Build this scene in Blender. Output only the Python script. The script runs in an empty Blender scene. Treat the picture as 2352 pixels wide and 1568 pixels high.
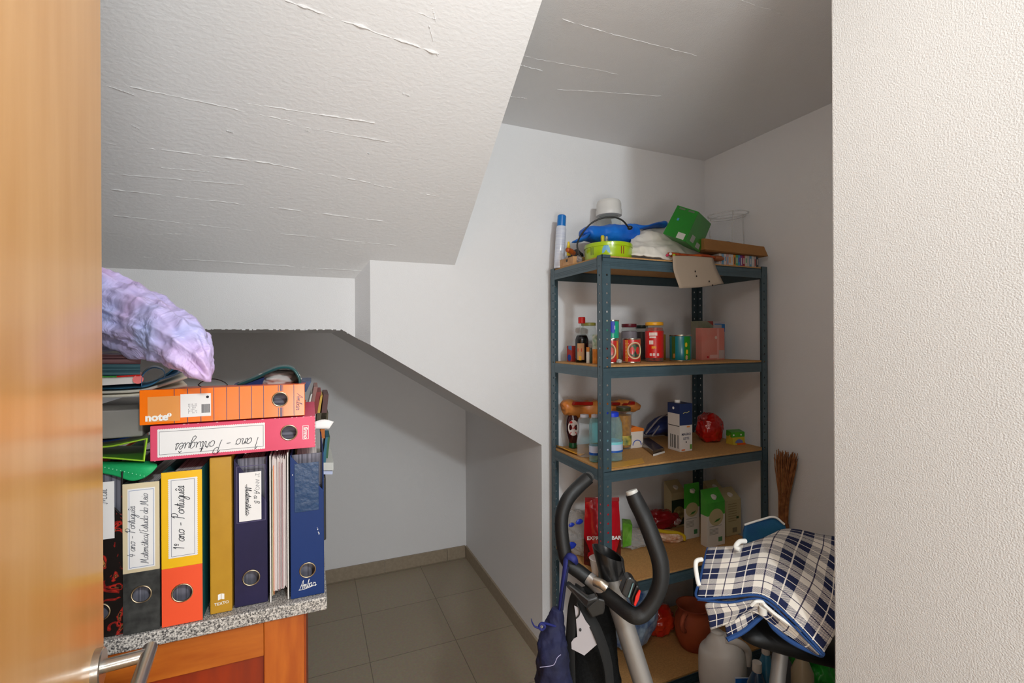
import bpy, bmesh, math, random
from mathutils import Vector, Matrix, noise
random.seed(7)
H = 1.60
# ---------------------------------------------------------------- camera geometry (survey of the photograph)
F_PX, YAW, HOR, ROLL = 1088.0, math.radians(23.0), 778.0, math.radians(0.3)
_s, _c = math.sin(ROLL), math.cos(ROLL)
def ray(px, py):
    u, v = (px-1176)/F_PX, (HOR-py)/F_PX
    a = u*_c+v*_s; b = -u*_s+v*_c
    return Vector((math.sin(YAW)+a*math.cos(YAW), math.cos(YAW)-a*math.sin(YAW), b))
def D(px, py, t):
    r = ray(px, py)*t; r.z += H; return r
def atY(px, py, Y):
    r = ray(px, py); return D(px, py, Y/r.y)
def atX(px, py, X):
    r = ray(px, py); return D(px, py, X/r.x)
def atZ(px, py, Z):
    r = ray(px, py); return D(px, py, (Z-H)/r.z)
def depth_of(p):
    return math.sin(YAW)*p[0]+math.cos(YAW)*p[1]
# ---------------------------------------------------------------- materials
def lin(c):
    if isinstance(c, str):
        c = [int(c[i:i+2], 16)/255 for i in (0, 2, 4)]
    return tuple((x/12.92 if x <= .04045 else ((x+.055)/1.055)**2.4) for x in c)+(1,)
_m = {}
def mat(name, col, rough=.5, metal=0, var=0, scale=30, bump=0, bscale=200, coat=0, stretch=None, spec=.5, col2=None, trans=0, emit=0, detail=4):
    if name in _m: return _m[name]
    m = bpy.data.materials.new(name); m.use_nodes = True
    nt = m.node_tree; N = nt.nodes; L = nt.links; p = N['Principled BSDF']
    p.inputs['Base Color'].default_value = lin(col)
    p.inputs['Roughness'].default_value = rough; p.inputs['Metallic'].default_value = metal
    p.inputs['Specular IOR Level'].default_value = spec
    p.inputs['Coat Weight'].default_value = coat; p.inputs['Coat Roughness'].default_value = .12
    p.inputs['Transmission Weight'].default_value = trans
    tc = N.new('ShaderNodeTexCoord'); src = tc.outputs['Object']
    if stretch:
        mp = N.new('ShaderNodeMapping'); mp.inputs['Scale'].default_value = stretch
        L.new(src, mp.inputs['Vector']); src = mp.outputs['Vector']
    if var or col2:
        nz = N.new('ShaderNodeTexNoise'); nz.inputs['Scale'].default_value = scale; nz.inputs['Detail'].default_value = detail
        L.new(src, nz.inputs['Vector'])
        cr = N.new('ShaderNodeValToRGB'); L.new(nz.outputs['Fac'], cr.inputs['Fac'])
        c1 = lin(col)
        if col2: a, b = c1, lin(col2)
        else:
            a = tuple(min(1, x*(1-var)) for x in c1[:3])+(1,); b = tuple(min(1, x*(1+var)) for x in c1[:3])+(1,)
        cr.color_ramp.elements[0].color = a; cr.color_ramp.elements[1].color = b
        cr.color_ramp.elements[0].position = .35; cr.color_ramp.elements[1].position = .65
        L.new(cr.outputs['Color'], p.inputs['Base Color'])
    if bump:
        n2 = N.new('ShaderNodeTexNoise'); n2.inputs['Scale'].default_value = bscale; n2.inputs['Detail'].default_value = 4
        L.new(src, n2.inputs['Vector'])
        bm_ = N.new('ShaderNodeBump'); bm_.inputs['Strength'].default_value = bump; bm_.inputs['Distance'].default_value = .004
        L.new(n2.outputs['Fac'], bm_.inputs['Height']); L.new(bm_.outputs['Normal'], p.inputs['Normal'])
    _m[name] = m; return m
def clear_mat(name, tint=(1, 1, 1), gloss=.25):
    if name in _m: return _m[name]
    m = bpy.data.materials.new(name); m.use_nodes = True
    nt = m.node_tree; N = nt.nodes; L = nt.links; N.clear()
    o = N.new('ShaderNodeOutputMaterial'); mx = N.new('ShaderNodeMixShader'); t = N.new('ShaderNodeBsdfTransparent'); g = N.new('ShaderNodeBsdfPrincipled')
    g.inputs['Base Color'].default_value = (.8, .8, .8, 1); g.inputs['Roughness'].default_value = .12
    t.inputs['Color'].default_value = (*tint, 1)
    lw = N.new('ShaderNodeLayerWeight'); lw.inputs['Blend'].default_value = .35
    mm = N.new('ShaderNodeMath'); mm.operation = 'MULTIPLY_ADD'; mm.inputs[1].default_value = .3; mm.inputs[2].default_value = gloss
    L.new(lw.outputs['Facing'], mm.inputs[0]); L.new(mm.outputs[0], mx.inputs['Fac'])
    L.new(t.outputs[0], mx.inputs[1]); L.new(g.outputs[0], mx.inputs[2]); L.new(mx.outputs[0], o.inputs['Surface'])
    _m[name] = m; return m
def col(hexs, rough=.45, **k):
    return mat('paint_'+hexs+'_%d' % int(rough*100)+''.join(sorted(k)), hexs, rough, **k)
# ---------------------------------------------------------------- mesh builder
def catmull(pts, n):
    P = [Vector(p) for p in pts]
    if len(P) < 3: return [P[0].lerp(P[-1], i/n) for i in range(n+1)]
    P = [2*P[0]-P[1]]+P+[2*P[-1]-P[-2]]; out = []
    for i in range(1, len(P)-2):
        a, b, c, d = P[i-1:i+3]
        for k in range(n):
            t = k/n
            out.append(.5*((2*b)+(c-a)*t+(2*a-5*b+4*c-d)*t*t+(3*b-a-3*c+d)*t**3))
    out.append(P[-2]); return out
def ridged(p, f, s=0):
    v = 0; a = 1
    for _ in range(3):
        v += a*(1-2*abs(noise.noise(Vector((p[0]*f+s*7.3, p[1]*f+s*3.1, p[2]*f))))); f *= 2; a *= .5
    return v/1.75-.5
class MB:
    def __init__(s): s.v = []; s.f = []; s.m = []; s.uv = {}
    def add(s, vs, fs, m=0):
        o = len(s.v); s.v += [tuple(v) for v in vs]
        for f in fs: s.f.append(tuple(o+i for i in f)); s.m.append(m)
        return s
    def box(s, x0, x1, y0, y1, z0, z1, m=0):
        v = [(x, y, z) for z in (z0, z1) for y in (y0, y1) for x in (x0, x1)]
        return s.add(v, [(0, 2, 3, 1), (4, 5, 7, 6), (0, 1, 5, 4), (2, 6, 7, 3), (0, 4, 6, 2), (1, 3, 7, 5)], m)
    def hexa(s, b, t, m=0):      # 4 bottom + 4 top corners
        return s.add(list(b)+list(t), [(3, 2, 1, 0), (4, 5, 6, 7), (0, 1, 5, 4), (1, 2, 6, 5), (2, 3, 7, 6), (3, 0, 4, 7)], m)
    def prism(s, poly, axis, a, b, m=0):
        n = len(poly)
        def mk(p, d): return {'x': (d, p[0], p[1]), 'y': (p[0], d, p[1]), 'z': (p[0], p[1], d)}[axis]
        v = [mk(p, a) for p in poly]+[mk(p, b) for p in poly]
        fs = [tuple(range(n)), tuple(range(2*n-1, n-1, -1))]+[(i, n+i, n+(i+1) % n, (i+1) % n) for i in range(n)]
        return s.add(v, fs, m)
    def lathe(s, prof, c=(0, 0, 0), n=28, mats=None, rot=None, close=True):
        vs = []; fs = []; ms = []
        for r, z in prof:
            for k in range(n):
                a = 2*math.pi*k/n; p = Vector((r*math.cos(a), r*math.sin(a), z))
                if rot: p = rot @ p
                vs.append(p+Vector(c))
        o = len(s.v); s.v += [tuple(v) for v in vs]
        for i in range(len(prof)-1):
            for k in range(n):
                k2 = (k+1) % n; s.f.append((o+i*n+k, o+i*n+k2, o+(i+1)*n+k2, o+(i+1)*n+k)); s.m.append(mats[i] if mats else 0)
        if close:
            if prof[0][0] > 1e-5: s.f.append(tuple(o+k for k in reversed(range(n)))); s.m.append(mats[0] if mats else 0)
            if prof[-1][0] > 1e-5: s.f.append(tuple(o+(len(prof)-1)*n+k for k in range(n))); s.m.append(mats[-1] if mats else 0)
        return s
    def tube(s, pts, r, n=10, m=0, sm=0, flat=1.0, caps=True):
        P = [Vector(p) for p in pts]
        rr = r if isinstance(r, (list, tuple)) else [r]*len(P)
        if sm:
            Q = catmull([(*p, q) if False else p for p in P], sm); R = []
            for i in range(len(P)-1):
                for k in range(sm): R.append(rr[i]+(rr[i+1]-rr[i])*k/sm)
            R.append(rr[-1]); P, rr = Q, R
        o = len(s.v); up = None
        for i, p in enumerate(P):
            t = (P[min(i+1, len(P)-1)]-P[max(i-1, 0)])
            t = t.normalized() if t.length > 1e-9 else Vector((0, 0, 1))
            if up is None:
                up = t.cross(Vector((0, 0, 1)) if abs(t.z) < .9 else Vector((1, 0, 0))).normalized()
            up = (up-t*up.dot(t)); up = up.normalized() if up.length > 1e-6 else t.orthogonal().normalized(); w = t.cross(up)
            for k in range(n):
                a = 2*math.pi*k/n; s.v.append(tuple(p+(up*math.cos(a)+w*math.sin(a)*flat)*rr[i]))
        for i in range(len(P)-1):
            for k in range(n):
                k2 = (k+1) % n; s.f.append((o+i*n+k, o+i*n+k2, o+(i+1)*n+k2, o+(i+1)*n+k)); s.m.append(m)
        if caps:
            s.f.append(tuple(o+k for k in reversed(range(n)))); s.m.append(m)
            s.f.append(tuple(o+(len(P)-1)*n+k for k in range(n))); s.m.append(m)
        return s
    def loft(s, st, n=40, sub=8, amp=0, freq=6, seed=0, m=0, drape=0):     # st: (center, up radius, deep radius)
        C = catmull([x[0] for x in st], sub); A = catmull([Vector((x[1], x[2], 0)) for x in st], sub); o = len(s.v)
        for i, c in enumerate(C):
            t = (C[min(i+1, len(C)-1)]-C[max(i-1, 0)]).normalized(); d = Vector((.39, .92, 0))
            d = (d-t*d.dot(t)).normalized(); u = t.cross(d)
            for k in range(n):
                a = 2*math.pi*k/n; p = c+u*math.cos(a)*A[i].x+d*math.sin(a)*A[i].y
                q = (p-c); q = q.normalized() if q.length > 1e-9 else u
                e = (ridged(Vector((math.cos(a)*A[i].x*1.6, math.sin(a)*A[i].y*1.6, c.x*drape)), freq, seed) +.35*ridged(p, freq*1.6, seed+4) if drape else ridged(p, freq, seed))*amp*min(1, A[i].x/.03)
                s.v.append(tuple(p+q*e))
        for i in range(len(C)-1):
            for k in range(n):
                k2 = (k+1) % n; s.f.append((o+i*n+k, o+i*n+k2, o+(i+1)*n+k2, o+(i+1)*n+k)); s.m.append(m)
        s.f.append(tuple(o+k for k in reversed(range(n)))); s.m.append(m)
        s.f.append(tuple(o+(len(C)-1)*n+k for k in range(n))); s.m.append(m)
        return s
    def blob(s, c, r, amp=.1, freq=6, seed=0, m=0, sub=4, flat=True, rot=None, fold=None):
        b = bmesh.new(); bmesh.ops.create_icosphere(b, subdivisions=sub, radius=1); o = len(s.v); c = Vector(c)
        for v in b.verts:
            n_ = v.co.normalized(); p = Vector((n_.x*r[0], n_.y*r[1], n_.z*r[2]))
            p *= 1+amp*(1.1*ridged(n_, freq/7, seed)+.35*ridged(n_, freq/3, seed+5))
            if flat and p.z < -.82*r[2]: p.z = -.82*r[2]
            if rot: p = rot @ p
            s.v.append(tuple(c+p))
        for f in b.faces: s.f.append(tuple(o+v.index for v in f.verts)); s.m.append(m)
        b.free(); return s
    def net(s, rows, nu=6, nv=6, m=0, disp=None, uvs=(1, 1)):
        R = [catmull(r, nu) for r in rows]; cols = len(R[0]); G = [catmull([r[j] for r in R], nv) for j in range(cols)]; nr = len(G[0])
        o = len(s.v)
        for i in range(nr):
            for j in range(cols):
                p = G[j][i]
                if disp: p = p+disp(j/(cols-1), i/(nr-1), p)
                s.v.append(tuple(p)); s.uv[len(s.v)-1] = (j/(cols-1)*uvs[0], i/(nr-1)*uvs[1])
        for i in range(nr-1):
            for j in range(cols-1):
                a = o+i*cols+j; s.f.append((a, a+1, a+cols+1, a+cols)); s.m.append(m)
        return s
    def holed(s, x0, x1, z0, z1, cx, cz, r, y0, y1, m=0, n=32):      # plate in xz with a round hole
        ring = []; out = []
        for k in range(n):
            a = 2*math.pi*k/n; dx, dz = math.cos(a), math.sin(a); ring.append((cx+r*dx, cz+r*dz))
            tx = ((x1-cx)/dx if dx > 1e-9 else (x0-cx)/dx if dx < -1e-9 else 9e9); tz = ((z1-cz)/dz if dz > 1e-9 else (z0-cz)/dz if dz < -1e-9 else 9e9)
            t = min(tx, tz); out.append([cx+t*dx, cz+t*dz])
        for q in ((x0, z0), (x1, z0), (x1, z1), (x0, z1)):
            i = min(range(n), key=lambda k: (out[k][0]-q[0])**2+(out[k][1]-q[1])**2); out[i] = list(q)
        v = [(p[0], y, p[1]) for y in (y0, y1) for L in (ring, out) for p in L]; fs = []
        for k in range(n):
            k2 = (k+1) % n
            fs += [(k, k2, n+k2, n+k), (2*n+k, 3*n+k, 3*n+k2, 2*n+k2), (k, 2*n+k, 2*n+k2, k2), (n+k, n+k2, 3*n+k2, 3*n+k)]
        return s.add(v, fs, m)
    def xf(s, M):
        s.v = [tuple(M @ Vector(v)) for v in s.v]; return s
COL = bpy.context.scene.collection
def make(name, mb, mats, parent=None, smooth=False, bevel=0, thick=0, sub=0, world=False, loc=None, rot=None):
    me = bpy.data.meshes.new(name)
    vs = mb.v
    if world and parent is not None:
        q = Vector((0, 0, 0)); a = parent
        while a is not None: q += a.location; a = a.parent
        vs = [(v[0]-q.x, v[1]-q.y, v[2]-q.z) for v in vs]
    me.from_pydata(vs, [], mb.f); me.validate(); me.update()
    if not isinstance(mats, (list, tuple)): mats = [mats]
    for m in mats: me.materials.append(m)
    if len(mats) > 1 and len(me.polygons) == len(mb.m):
        me.polygons.foreach_set('material_index', mb.m)
    if mb.uv:
        uvl = me.uv_layers.new(name='UVMap')
        for l in me.loops: uvl.data[l.index].uv = mb.uv.get(l.vertex_index, (0, 0))
    bm = bmesh.new(); bm.from_mesh(me)
    if not mb.uv: bmesh.ops.recalc_face_normals(bm, faces=bm.faces)
    bm.to_mesh(me); bm.free()
    o = bpy.data.objects.new(name, me); COL.objects.link(o)
    if parent is not None: o.parent = parent
    if loc is not None: o.location = loc
    if rot is not None: o.rotation_euler = rot
    if smooth:
        me.polygons.foreach_set('use_smooth', [True]*len(me.polygons))
        if smooth != 'all':
            me.set_sharp_from_angle(angle=math.radians(40))
    if thick:
        md = o.modifiers.new('solid', 'SOLIDIFY'); md.thickness = thick; md.offset = 0
    if bevel:
        md = o.modifiers.new('bevel', 'BEVEL'); md.width = bevel; md.segments = 2; md.limit_method = 'ANGLE'
    if sub:
        md = o.modifiers.new('sub', 'SUBSURF'); md.levels = sub; md.render_levels = sub
    return o
def thing(name, label, cat, loc=(0, 0, 0), rotz=0, group=None, rot=None):
    o = bpy.data.objects.new(name, None); COL.objects.link(o); o.empty_display_size = .05
    o.location = loc; o.rotation_euler = rot if rot is not None else (0, 0, rotz)
    o['label'] = label; o['category'] = cat
    if group: o['group'] = group
    return o
def tag(o, label, cat, group=None, kind=None):
    o['label'] = label; o['category'] = cat
    if group: o['group'] = group
    if kind: o['kind'] = kind
    return o
def struct(o, label=None):
    o['kind'] = 'structure'
    if label: o['label'] = label
    return o
def text(body, size, m, parent, M, shear=0, name='lettering', bold=.0, align='CENTER', ext=.0002):
    c = bpy.data.curves.new(name, 'FONT'); c.body = body; c.size = size; c.extrude = ext; c.shear = shear
    c.align_x = align; c.align_y = 'CENTER'; c.offset = bold; c.resolution_u = 3
    t_ = bpy.data.objects.new(name, c); COL.objects.link(t_)
    me = bpy.data.meshes.new_from_object(t_.evaluated_get(bpy.context.evaluated_depsgraph_get()))
    bpy.data.objects.remove(t_); bpy.data.curves.remove(c); me.materials.clear(); me.materials.append(m)
    o = bpy.data.objects.new(name, me); COL.objects.link(o); o.parent = parent
    o.matrix_local = M; return o
def TM(loc, ang=0, face='y'):     # text facing -y, turned by ang in its plane
    return Matrix.Translation(loc) @ Matrix.Rotation(math.radians(90), 4, 'X') @ Matrix.Rotation(ang, 4, 'Z')
# ---------------------------------------------------------------- handwriting
G = {
'a': (1.05, [[(.85,.85),(.5,1),(.1,.7),(.05,.25),(.3,0),(.6,.15),(.82,.6),(.85,.95),(.8,.3),(.9,0),(1.08,.15)]]),
'n': (.98, [[(.0,.6),(.12,.95),(.15,0)],[(.15,.5),(.4,.95),(.62,.85),(.66,.1),(.8,0),(.98,.15)]]),
'o': (1.0, [[(.5,1),(.12,.75),(.1,.2),(.45,0),(.8,.25),(.8,.75),(.5,1),(.7,.85),(1,.9)]]),
'P': (1.35, [[(.1,0),(.25,.1),(.35,1),(.42,2.1),(.1,1.7),(.45,2.3),(1.1,2.25),(1.25,1.7),(.8,1.2),(.4,1.35)]]),
'r': (.85, [[(0,.15),(.2,1.1),(.35,.85),(.6,.9),(.58,.2),(.7,0),(.85,.15)]]),
't': (.65, [[(0,.2),(.3,1.8),(.28,.2),(.42,0),(.65,.15)],[(.0,1.2),(.65,1.22)]]),
'u': (1.02, [[(0,.9),(.05,.2),(.3,0),(.6,.3),(.7,.95),(.7,.2),(.85,0),(1.02,.15)]]),
'g': (1.0, [[(.8,.85),(.45,1),(.05,.6),(.2,.05),(.6,.1),(.8,.9),(.75,-.6),(.4,-1.05),(.15,-.7),(.6,-.1),(1,.2)]]),
'e': (.75, [[(0,.35),(.5,.6),(.55,.95),(.25,.98),(.05,.45),(.3,0),(.75,.15)]]),
's': (.75, [[(0,.15),(.38,1.1),(.5,.5),(.4,0),(.1,.1)],[(.4,0),(.75,.15)]]),
'1': (.8, [[(.1,1.5),(.45,2),(.4,0)]]), 'º': (.6, [[(.3,1.9),(.1,1.6),(.3,1.35),(.5,1.6),(.3,1.9)],[(.15,1.1),(.5,1.1)]]),
'4': (1.1, [[(.5,1.9),(.1,.7),(.9,.75)],[(.7,1.3),(.6,0)]]), '-': (1.1, [[(.2,.6),(.9,.65)]]), ' ': (.7, []),
'M': (1.9, [[(.0,.1),(.2,0),(.4,1.9),(.75,.3),(1.2,2),(1.25,.3),(1.5,0),(1.8,.2)]]),
'm': (1.4, [[(.0,.6),(.1,.95),(.12,0)],[(.12,.5),(.35,.95),(.52,.8),(.54,0)],[(.54,.5),(.8,.95),(1,.85),(1.05,.1),(1.2,0),(1.38,.15)]]),
'i': (.45, [[(0,.2),(.15,.95),(.15,.1),(.3,0),(.45,.15)],[(.2,1.35),(.25,1.45)]]), 'c': (.8, [[(.65,.8),(.4,1),(.08,.6),(.15,.1),(.45,0),(.8,.2)]]),
'd': (1.05, [[(.8,.85),(.45,1),(.05,.6),(.2,.05),(.6,.15),(.85,1),(.95,2),(.82,.3),(.9,0),(1.05,.15)]]),
'E': (1.2, [[(1,1.9),(.6,2.1),(.3,1.7),(.6,1.15),(.2,.7),(.4,.05),(1,.2)]]), '/': (.8, [[(.1,-.3),(.7,2)]]),
'A': (1.4, [[(0,0),(.5,1.1),(1,2.1),(1.05,0)],[(.3,.8),(1.3,.75)]]), 'b': (.9, [[(0,.2),(.5,1.9),(.25,1.7),(.2,.2),(.5,0),(.75,.5),(.5,.9),(.9,.9)]]),
'B': (1.1, [[(.2,0),(.35,2),(1,1.7),(.45,1.1),(1,.6),(.2,.05)]]), 'f': (.7, [[(0,.2),(.5,1.9),(.25,1.9),(.2,-.7),(.3,.2),(.7,.3)]]), 'C': (1.2, [[(1.1,1.8),(.7,2.1),(.15,1.3),(.3,.2),(.9,.1),(1.2,.4)]]), 'l': (.55, [[(0,.2),(.45,1.9),(.2,1.7),(.2,.1),(.55,.15)]]), 'v': (.85, [[(0,.9),(.3,0),(.6,.95),(.85,.85)]])}
ACC = {'ê': ('e', [(.1,1.3),(.35,1.6),(.6,1.3)]), 'á': ('a', [(.45,1.25),(.75,1.6)])}
def write(s_, size, w, M, m, parent, name='handwriting', slant=.3, rad=.0005):
    mb = MB(); x = 0; tot = 0
    for ch in s_: tot += G[ACC[ch][0] if ch in ACC else ch][0]
    k = size; sx = w/tot
    for ch in s_:
        ex = []
        if ch in ACC: ex = [ACC[ch][1]]; ch = ACC[ch][0]
        adv, st = G[ch]
        for line in st+ex:
            P = [((x+p[0]+p[1]*slant*k/sx*.8-tot/2)*sx, p[1]*k, 0) for p in line]
            if len(P) > 2: P = catmull(P, 4)
            mb.tube(P, rad, n=5)
        x += adv
    mb.xf(M); return make(name, mb, m, parent)
# ================================================================ ROOM
plaster = mat('white_plaster', 'e9e9ea', .85, bump=.35, bscale=260, detail=6)
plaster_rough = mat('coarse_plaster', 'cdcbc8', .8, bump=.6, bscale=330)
for m_, s_, d_ in ((plaster, 9, .004), (plaster_rough, 14, .002)):      # second, broader unevenness of hand-trowelled plaster
    nt = m_.node_tree; N = nt.nodes; L = nt.links
    tc = N.new('ShaderNodeTexCoord'); nz = N.new('ShaderNodeTexNoise'); nz.inputs['Scale'].default_value = s_; nz.inputs['Detail'].default_value = 3
    b = N.new('ShaderNodeBump'); b.inputs['Distance'].default_value = d_; b.inputs['Strength'].default_value = .6
    L.new(tc.outputs['Object'], nz.inputs['Vector']); L.new(nz.outputs['Fac'], b.inputs['Height'])
    ob = [n for n in N if n.type == 'BUMP' and n != b][0]; L.new(b.outputs['Normal'], ob.inputs['Normal'])
board_plaster = mat('board_marked_plaster', 'e8e8e8', .85, bump=.38, bscale=110, stretch=(.6, 1, 1))
floor_m = bpy.data.materials.new('floor_tiles'); floor_m.use_nodes = True
N = floor_m.node_tree.nodes; L = floor_m.node_tree.links; p = N['Principled BSDF']
tc = N.new('ShaderNodeTexCoord'); mp = N.new('ShaderNodeMapping'); mp.inputs['Location'].default_value = (.178, .2, 0)
br = N.new('ShaderNodeTexBrick'); br.offset = 0; br.inputs['Scale'].default_value = 1; br.inputs['Brick Width'].default_value = .44; br.inputs['Row Height'].default_value = .44
br.inputs['Mortar Size'].default_value = .0022; br.inputs['Mortar Smooth'].default_value = .1
br.inputs['Color1'].default_value = lin('a89a84'); br.inputs['Color2'].default_value = lin('ac9e88'); br.inputs['Mortar'].default_value = lin('7d7262')
nz = N.new('ShaderNodeTexNoise'); nz.inputs['Scale'].default_value = 90; mx = N.new('ShaderNodeMix'); mx.data_type = 'RGBA'; mx.blend_type = 'MULTIPLY'; mx.inputs[0].default_value = .35
L.new(tc.outputs['Object'], mp.inputs[0]); L.new(mp.outputs[0], br.inputs['Vector']); L.new(tc.outputs['Object'], nz.inputs['Vector'])
L.new(br.outputs['Color'], mx.inputs[6]); L.new(nz.outputs['Color'], mx.inputs[7]); L.new(mx.outputs[2], p.inputs['Base Color']); p.inputs['Roughness'].default_value = .5
tile_m = mat('skirting_tile', '9a8c78', .5, var=.08, scale=60)

struct(make('floor', MB().box(-1.4, 2.3, -2.5, 3.6, -.1, 0), floor_m))
CZ = H+1.03
cb = MB().box(-1.4, 2.3, -1.2, 3.6, CZ, CZ+.1)
def ridge(mb, pts, r, seed, seg=110):
    rn = random.Random(seed); C = [Vector(pts[0]).lerp(Vector(pts[1]), i/seg) for i in range(seg+1)]
    run = []; 
    C = [c+Vector((0, .006*noise.noise(c*9)+.004*noise.noise(c*60), 0)) for c in C]
    R = [max(.0002, .62*r*(.55+1.1*noise.noise(Vector((i*.13, seed, 0)))+.3*noise.noise(Vector((i*1.1, seed, 3))))) for i in range(seg+1)]
    mb.tube(C, R, n=6)
def onceil(px, py): return atZ(px, py, CZ)
for k, (a, b, r) in enumerate((((1290, 45), (1600, 128), .003), ((1195, 150), (1245, 163), .004), ((1170, 222), (1210, 226), .003), ((1700, 0), (1800, 35), .003), ((1200, 128), (1420, 170), .002), ((1280, 205), (1520, 220), .003))):
    ridge(cb, (onceil(*a), onceil(*b)), r, k)
struct(make('ceiling', cb, plaster, smooth='a'))
# underside of the stair flight
SY, SZ, SL = 2.1, H+.34, .693
def onsoff(px, py):
    r = ray(px, py); t = (SZ-H+SL*SY)/(r.z+SL*r.y); return D(px, py, t)
sb = MB().prism([(2.32, SZ-SL*.22), (SY-1.03/SL+.34/SL, CZ+.0), (SY-1.03/SL+.34/SL, CZ+.06), (2.32, CZ+.06)], 'x', -1.35, .609)
lines = [((655, 0), (1008, 125), .007), ((300, 200), (700, 285), .003), ((560, 235), (860, 283), .005), ((245, 328), (620, 375), .0045), ((600, 372), (850, 420), .0035), ((235, 398), (560, 425), .002), ((255, 435), (640, 478), .0025),
         ((640, 478), (880, 508), .004), ((262, 495), (600, 532), .0022), ((600, 532), (942, 567), .0024), ((240, 195), (310, 220), .002), ((990, 0), (1000, 50), .003), ((985, 60), (1005, 130), .003), ((1005, 130), (1015, 180), .002),
         ((660, 285), (900, 328), .0025), ((370, 385), (480, 395), .002), ((300, 285), (320, 295), .006), ((925, 213), (940, 220), .006), ((845, 350), (848, 353), .006), ((1040, 455), (1065, 435), .0015), ((520, 300), (535, 304), .006), ((700, 298), (716, 303), .006),
         ((330, 590), (700, 612), .003), ((560, 605), (830, 622), .003), ((340, 538), (420, 537), .002), ((860, 425), (1000, 450), .0025), ((960, 30), (1000, 45), .002)]
for k, (a, b, r) in enumerate(lines): ridge(sb, (onsoff(*a), onsoff(*b)), r, k+20)
struct(make('ceiling_sloped', sb, board_plaster, smooth='a'), 'white sloping underside of the stairs with board marks')
# stair block: back wall, its diagonal lower edge, and the recessed strip on the left
bw = MB()
bw.prism([(-1.35, H+.045), (.124, H+.045), (1.047, H-.525), (1.047, 0), (2.3, 0), (2.3, CZ+.02), (-1.35, CZ+.02)], 'y', 2.2, 3.45)
o0 = len(bw.v)
zb = H-.022; 
P2 = [(.234, 2.1), (1.047, 2.1), (1.047, 2.2), (.18, 2.2)]
def zd(x): return H+.045-.6176*(x-.124)
bw.hexa([(x, y, zd(x)) for x, y in P2], [(x, y, CZ+.02) for x, y in P2])
bw.box(1.047, 2.3, 2.1, 2.2, 0, CZ+.02)
# chipped lower arris
for i in range(46):
    x = -.62+i*.024+random.uniform(-.008, .008); z = H+.045 if x < .124 else zd(x)
    y = 2.2
    if x > .2: continue
    bw.box(x, x+random.uniform(.006, .02), y-.001, y+.004, z-random.uniform(.001, .0045), z+.002)
struct(make('wall_back', bw, plaster))
struct(make('wall_alcove', MB().box(-1.35, 1.047, 3.35, 3.45, 0, H+.1), plaster))
struct(make('wall_right', MB().box(2.115, 2.3, .5, 2.15, 0, CZ+.02), plaster))
struct(make('wall_front', MB().box(1.10, 2.3, -1.2, .712, 0, CZ+.02), plaster_rough, bevel=.004))
struct(make('wall_left', MB().box(-1.4, -1.3, .1, 3.4, 0, CZ+.02), plaster))
struct(make('wall_entry', MB().box(-1.4, -.275, -.1, .07, 0, CZ+.02), plaster))
bb = MB(); x = -1.3
while x < 1.03:
    x1 = min(x+.44, 1.036); bb.box(x+.001, x1-.001, 3.338, 3.35, 0, .085); x += .44
struct(make('baseboard_back', bb, tile_m, bevel=.001))
struct(make('baseboard_side', MB().box(1.035, 1.047, 2.1, 3.338, 0, .085), tile_m, bevel=.001))
struct(make('baseboard_right', MB().box(2.103, 2.115, .713, 2.1, 0, .085), tile_m, bevel=.001))
struct(make('baseboard_stair', MB().box(1.047, 2.103, 2.088, 2.1, 0, .085), tile_m, bevel=.001))
# ---------------------------------------------------------------- door leaf on the left
door_w = mat('beech_veneer', 'd0964f', .3, var=.0, coat=.15, col2='dba563', scale=2.2, stretch=(9, 9, .9), detail=5)
steel = mat('brushed_steel', 'b9b6b0', .28, 1, bump=.05, bscale=300)
edge = atY(235, 784, .935)
dv = Vector((-.1, .995, 0)).normalized(); nv = Vector((.995, .1, 0)).normalized(); W = .86
door = thing('door_1', 'open beech veneer door at the left edge', 'door', (edge.x, edge.y, 0), rot=(0, 0, math.atan2(-dv.x, dv.y)))
door['kind'] = 'structure'; del door['category']
# local: y along leaf (edge at 0), x normal to leaf (towards the room)
make('door_leaf', MB().box(-.038, 0, -W, 0, .008, 2.4), door_w, door, bevel=.0015)
hz = 1.118
hy = -.052; hd = MB()
RX = Matrix.Rotation(math.radians(90), 3, 'Y')
hd.lathe([(.001, 0), (.026, 0), (.026, .009), (.0245, .0105), (.001, .0105)], (0, hy, hz), rot=RX)
dh = make('door_handle', hd, steel, door, smooth=True)
lv = MB().tube([(.008, hy, hz), (.060, hy, hz)], .0095, n=20)
lv.tube([(.0635, hy+.018, hz), (.0635, hy-.11, hz)], .0098, n=20)
make('lever', lv, steel, dh, smooth=True)
# ================================================================ LIGHT AND CAMERA
cam = bpy.data.cameras.new('Camera'); camo = bpy.data.objects.new('Camera', cam); COL.objects.link(camo)
cam.sensor_width = 36; cam.lens = 36*F_PX/2352; cam.clip_start = .01
cam.shift_y = -(784-HOR)/2352
camo.matrix_world = Matrix.Translation((0, 0, H)) @ Matrix.Rotation(-YAW, 4, 'Z') @ Matrix.Rotation(math.radians(90), 4, 'X') @ Matrix.Rotation(-ROLL, 4, 'Z')
cam.dof.use_dof = False
bpy.context.scene.camera = camo
def area(name, loc, tgt, size, power, colr):
    l = bpy.data.lights.new(name, 'AREA'); l.shape = 'DISK'; l.size = size; l.energy = power; l.color = colr
    o = bpy.data.objects.new(name, l); COL.objects.link(o); o.location = loc
    o.rotation_euler = (Vector(tgt)-Vector(loc)).to_track_quat('-Z', 'Y').to_euler(); return o
def point(name, loc, r, power, colr):
    l = bpy.data.lights.new(name, 'POINT'); l.shadow_soft_size = r; l.energy = power; l.color = colr
    o = bpy.data.objects.new(name, l); COL.objects.link(o); o.location = loc; return o
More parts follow.
